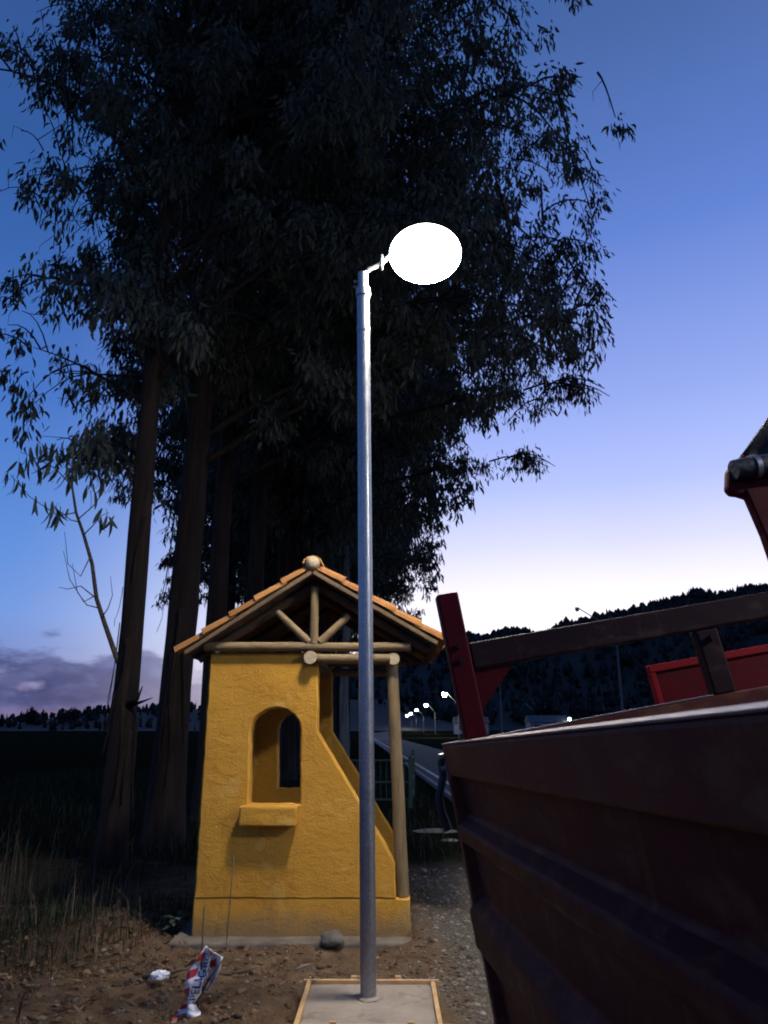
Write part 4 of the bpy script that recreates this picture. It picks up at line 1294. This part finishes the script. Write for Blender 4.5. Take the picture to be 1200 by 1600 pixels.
blades('tall_dry_grass', clump(110, cs_tall, .2), .6, 1.1, .003, M['grass_dry'], .16)
cs_green = [(g.uniform(-3.2, -1.85), g.uniform(5.9, 7.6)) for _ in range(22)] + [(g.uniform(-3.4, -2.2), g.uniform(4.6, 5.6)) for _ in range(6)]
blades('green_grass', clump(1200, cs_green, .17), .08, .26, .004, M['grass_green'], .5)
P = []
while len(P) < 9000:
    x, y = g.uniform(-12, 1.0), g.uniform(8.6, 30)
    if x > -1.2 and y < 9.5: continue
    if x > road_left(y) - .55: continue
    P.append((x, y, ground_z(x, y) - .01))
blades('verge_grass', np.array(P), .08, .38, .006, M['grass_green'], .5)
P = []
while len(P) < 4000:
    x, y = g.uniform(3, 14), g.uniform(14, 110)
    if x < road_left(y) + 3.75: continue
    P.append((x, y, ground_z(x, y) - .01))
blades('roadside_grass', np.array(P), .15, .5, .012, M['grass_green'], .4)

def lump(name, loc, size, seed, mat, label, cat):
    bm = bmesh.new(); bmesh.ops.create_icosphere(bm, subdivisions=3, radius=1)
    for v in bm.verts:
        k = 1 + .22 * mnoise.noise(v.co * 1.3 + Vector((seed, 0, 0))) + .10 * mnoise.noise(v.co * 3.2 + Vector((seed, 5, 0)))
        v.co = Vector((v.co.x * size[0], v.co.y * size[1], v.co.z * size[2])) * k
    me = bpy.data.meshes.new(name); bm.to_mesh(me); bm.free()
    return tag(link(name, me, mat, None, True, 0, loc), label, cat)
lump('rock', (-.435, 6.36, .035), (.095, .075, .058), 3, M['rock'], 'grey rock lying against the foot of the ochre end wall', 'rock')
pz = (.74, 12.7, .01)
lump('flat_stone', pz, (.34, .16, .035), 8, M['pale_stone'], 'flat pale stone on the dark verge between shelter and trailer', 'stone')
lump('small_flat_stone', (.90, 11.7, .008), (.13, .09, .025), 12, M['pale_stone'], 'smaller pale stone just in front of the flat one', 'stone')
# wire rod leaning on the wall, thin stake, sticks
tag(MB().tube([(-1.235, 6.30, -.05), (-1.243, 6.40, .30), (-1.250, 6.50, .60)], .0045, 6).build('wire_rod', M['twig'], smooth=True),
    'thin rusty wire rod leaning upright on the ochre wall under the sill', 'rod')
tag(MB().tube([(-1.30, 5.42, -.03), (-1.12, 5.50, .035), (-.98, 5.58, .03), (-.88, 5.60, .05)], [.016, .015, .012, .006], 7).build('stick', M['twig'], smooth=True),
    'dark stick lying on the dirt beside the white scrap', 'stick')
tag(MB().tube([(-1.62, 5.50, 0.02), (-1.45, 5.56, .035), (-1.28, 5.60, .05)], [.012, .010, .005], 7).build('stick', M['twig'], smooth=True),
    'short dark stick lying left of the white scrap', 'stick')
tag(MB().tube([(-.63, 5.66, .02), (-.58, 5.69, .035), (-.54, 5.75, .03)], [.008, .009, .005], 7).build('bone_like_chip', M['pale_stone'], smooth=True),
    'small pale curved chip of wood lying on the dirt before the wall', 'wood chip')
# crumpled scrap
bm = bmesh.new(); bmesh.ops.create_icosphere(bm, subdivisions=3, radius=1)
for v in bm.verts:
    nv = mnoise.noise_vector(v.co * 2.6) * .5
    v.co = Vector(((v.co.x + nv.x) * .062, (v.co.y + nv.y) * .04, (v.co.z + nv.z) * .026))
me = bpy.data.meshes.new('plastic_scrap'); bm.to_mesh(me); bm.free()
tag(link('plastic_scrap', me, M['paper'], None, False, 0, (-1.49, 5.45, .05)), 'crumpled white plastic scrap on the dirt left of the tape', 'litter')
# small weed by the wall corner
wd = thing('weed', 'small green weed at the left foot of the shelter wall', 'plant', (-1.74, 6.72, ground_z(-1.74, 6.72)))
for k in range(16):
    a = k * 2.4; r_ = .04 + .02 * (k % 4); z = .05 + .02 * (k % 6)
    V = [(0, -.012, 0), (0, .012, 0), (.05, -.024, .018), (.05, .024, .018), (.105, 0, .004)]
    Rm = Matrix.Rotation(a, 3, 'Z')
    MB().add([Rm @ (Vector(p) + Vector((r_ * .2, 0, 0))) + Vector((0, 0, z)) for p in V], [(0, 1, 3, 2), (2, 3, 4)]).build('leaf', M['leaf_young'], wd)
MB().tube([(0, 0, -.02), (.004, 0, .18)], [.006, .003], 5).build('stem', M['grass_green'], wd)

# ------------------------------------------------------------------ caution tape on a stake
tp_root = thing('caution_tape', 'torn red and white warning tape knotted on a thin stake in the dirt', 'warning tape', (-1.08, 4.86, 0))
tb = Vector(tp_root.location)
TY = 4.86
def lp_(px, py, dy=0.0): return pix(px, py, TY + dy) - tb
MB().tube([lp_(303, 1640), lp_(308, 1570), lp_(314, 1500), lp_(318, 1415)], [.008, .007, .006, .0045], 7).build('stake', M['twig'], tp_root, smooth=True)
MB().tube([lp_(309, 1560), lp_(328, 1526, -.02), lp_(350, 1497, -.03)], [.009, .008, .003], 7).build('broken_twig', M['twig'], tp_root, smooth=True)
def m_tape():
    t = NT('warning_tape_plastic')
    uv = t.tc.outputs['UV']
    n = t.N.new('ShaderNodeSeparateXYZ'); t.L.new(uv, n.inputs[0])
    saw = t.math('FRACT', t.math('ADD', t.math('MULTIPLY', n.outputs[1], 3.3), t.math('MULTIPLY', n.outputs[0], .5)))
    red = t.math('MULTIPLY', t.math('GREATER_THAN', saw, .52), t.math('LESS_THAN', n.outputs[0], .42))
    c = t.mix(red, (.72, .70, .72), (.55, .03, .04))
    t.bump(t.noise(30, 4), .3, .01)
    m = t.out(c, .35, 0, .5)
    return m
M['tape'] = m_tape()
def ribbon(name, left, right, folds, seed):
    """ribbon between two pixel-free 3-D edges, creased across its width"""
    nl, nw = 16, 9
    V, F = [], []
    def sample(e, t):
        t *= len(e) - 1; i = min(int(t), len(e) - 2); f = t - i
        return e[i].lerp(e[i + 1], f)
    for i in range(nl):
        t = i / (nl - 1)
        a, b = sample(left, t), sample(right, t)
        jag = .16 * (b - a).length
        a = a + mnoise.noise_vector(Vector((t * 7, seed, 1))) * jag; b = b + mnoise.noise_vector(Vector((t * 8, seed, 5))) * jag
        for j in range(nw):
            s = j / (nw - 1)
            p = a.lerp(b, s)
            p = p + Vector((0, -1, .2)) * (.026 * math.sin(s * math.pi * folds + seed + 1.5 * math.sin(t * 5)) + .034 * mnoise.noise(Vector((s * 3.2, t * 5, seed))) + .012 * mnoise.noise(Vector((s * 9, t * 13, seed)))) * min(1, (b - a).length / .05)
            V.append(p)
    for i in range(nl - 1):
        for j in range(nw - 1): F.append((i*nw+j, i*nw+j+1, (i+1)*nw+j+1, (i+1)*nw+j))
    me = MB().add(V, F).mesh(name)
    uvl = me.uv_layers.new(name='UVMap')
    for lp2 in me.loops:
        i, j = divmod(lp2.vertex_index, nw); uvl.data[lp2.index].uv = (j / (nw - 1), i / (nl - 1))
    o = link(name, me, M['tape'], tp_root, True)
    sm = o.modifiers.new('film', 'SOLIDIFY'); sm.thickness = .001
    return V, nl, nw
left = [lp_(320, 1478), lp_(309, 1500, .02), lp_(295, 1522, .03), lp_(285, 1545, .03), lp_(291, 1568, .0)]
right = [lp_(323, 1480), lp_(327, 1500, -.03), lp_(321, 1525, -.06), lp_(313, 1550, -.05), lp_(300, 1570, -.02)]
V1, nl_, nw_ = ribbon('tape_strip', left, right, 1.5, .4)
ribbon('tape_strip', [lp_(322, 1481, .01), lp_(330, 1488, .03), lp_(326, 1520, .05), lp_(318, 1550, .05)],
       [lp_(326, 1482, -.01), lp_(348, 1497, .0), lp_(340, 1524, .02), lp_(324, 1548, .02)], 2.2, 1.3)
ribbon('tape_strip', [lp_(293, 1566, -.02), lp_(276, 1580, -.02), lp_(266, 1600, -.04), lp_(262, 1640, -.06)],
       [lp_(301, 1568, -.03), lp_(309, 1582, -.06), lp_(316, 1602, -.08), lp_(318, 1640, -.10)], 2.4, 2.1)
# printed word on the upper strip, following its surface
def text_on(word, V, nl, nw, s0, s1, t0, t1):
    cu = bpy.data.curves.new('tape_lettering', 'FONT'); cu.body = word; cu.size = 1.0; cu.resolution_u = 3
    tmp = bpy.data.objects.new('tmp_text', cu); COL.objects.link(tmp)
    dg = bpy.context.evaluated_depsgraph_get()
    me = bpy.data.meshes.new_from_object(tmp.evaluated_get(dg))
    bpy.data.objects.remove(tmp)
    bm = bmesh.new(); bm.from_mesh(me)
    bmesh.ops.triangulate(bm, faces=bm.faces)
    bmesh.ops.subdivide_edges(bm, edges=bm.edges, cuts=1)
    xs = [v.co.x for v in bm.verts]; ys = [v.co.y for v in bm.verts]
    x0, x1, y0, y1 = min(xs), max(xs), min(ys), max(ys)
    for v in bm.verts:
        t = t1 + (t0 - t1) * (v.co.x - x0) / (x1 - x0)       # reads upward along the tape
        s = s0 + (s1 - s0) * (1 - (v.co.y - y0) / (y1 - y0))
        fi, fj = t * (nl - 1), s * (nw - 1)
        i, j = min(int(fi), nl - 2), min(int(fj), nw - 2); a, b = fi - i, fj - j
        p = (V[i*nw+j] * (1-a) * (1-b) + V[i*nw+j+1] * (1-a) * b + V[(i+1)*nw+j] * a * (1-b) + V[(i+1)*nw+j+1] * a * b)
        v.co = p + Vector((-.0, -.0045, .001))
    bm.to_mesh(me); bm.free()
    o = bpy.data.objects.new('tape_lettering', me); COL.objects.link(o); me.materials.clear(); me.materials.append(M['ink']); o.parent = tp_root
text_on('PELIGRO', V1, nl_, nw_, .50, .92, .12, .92)
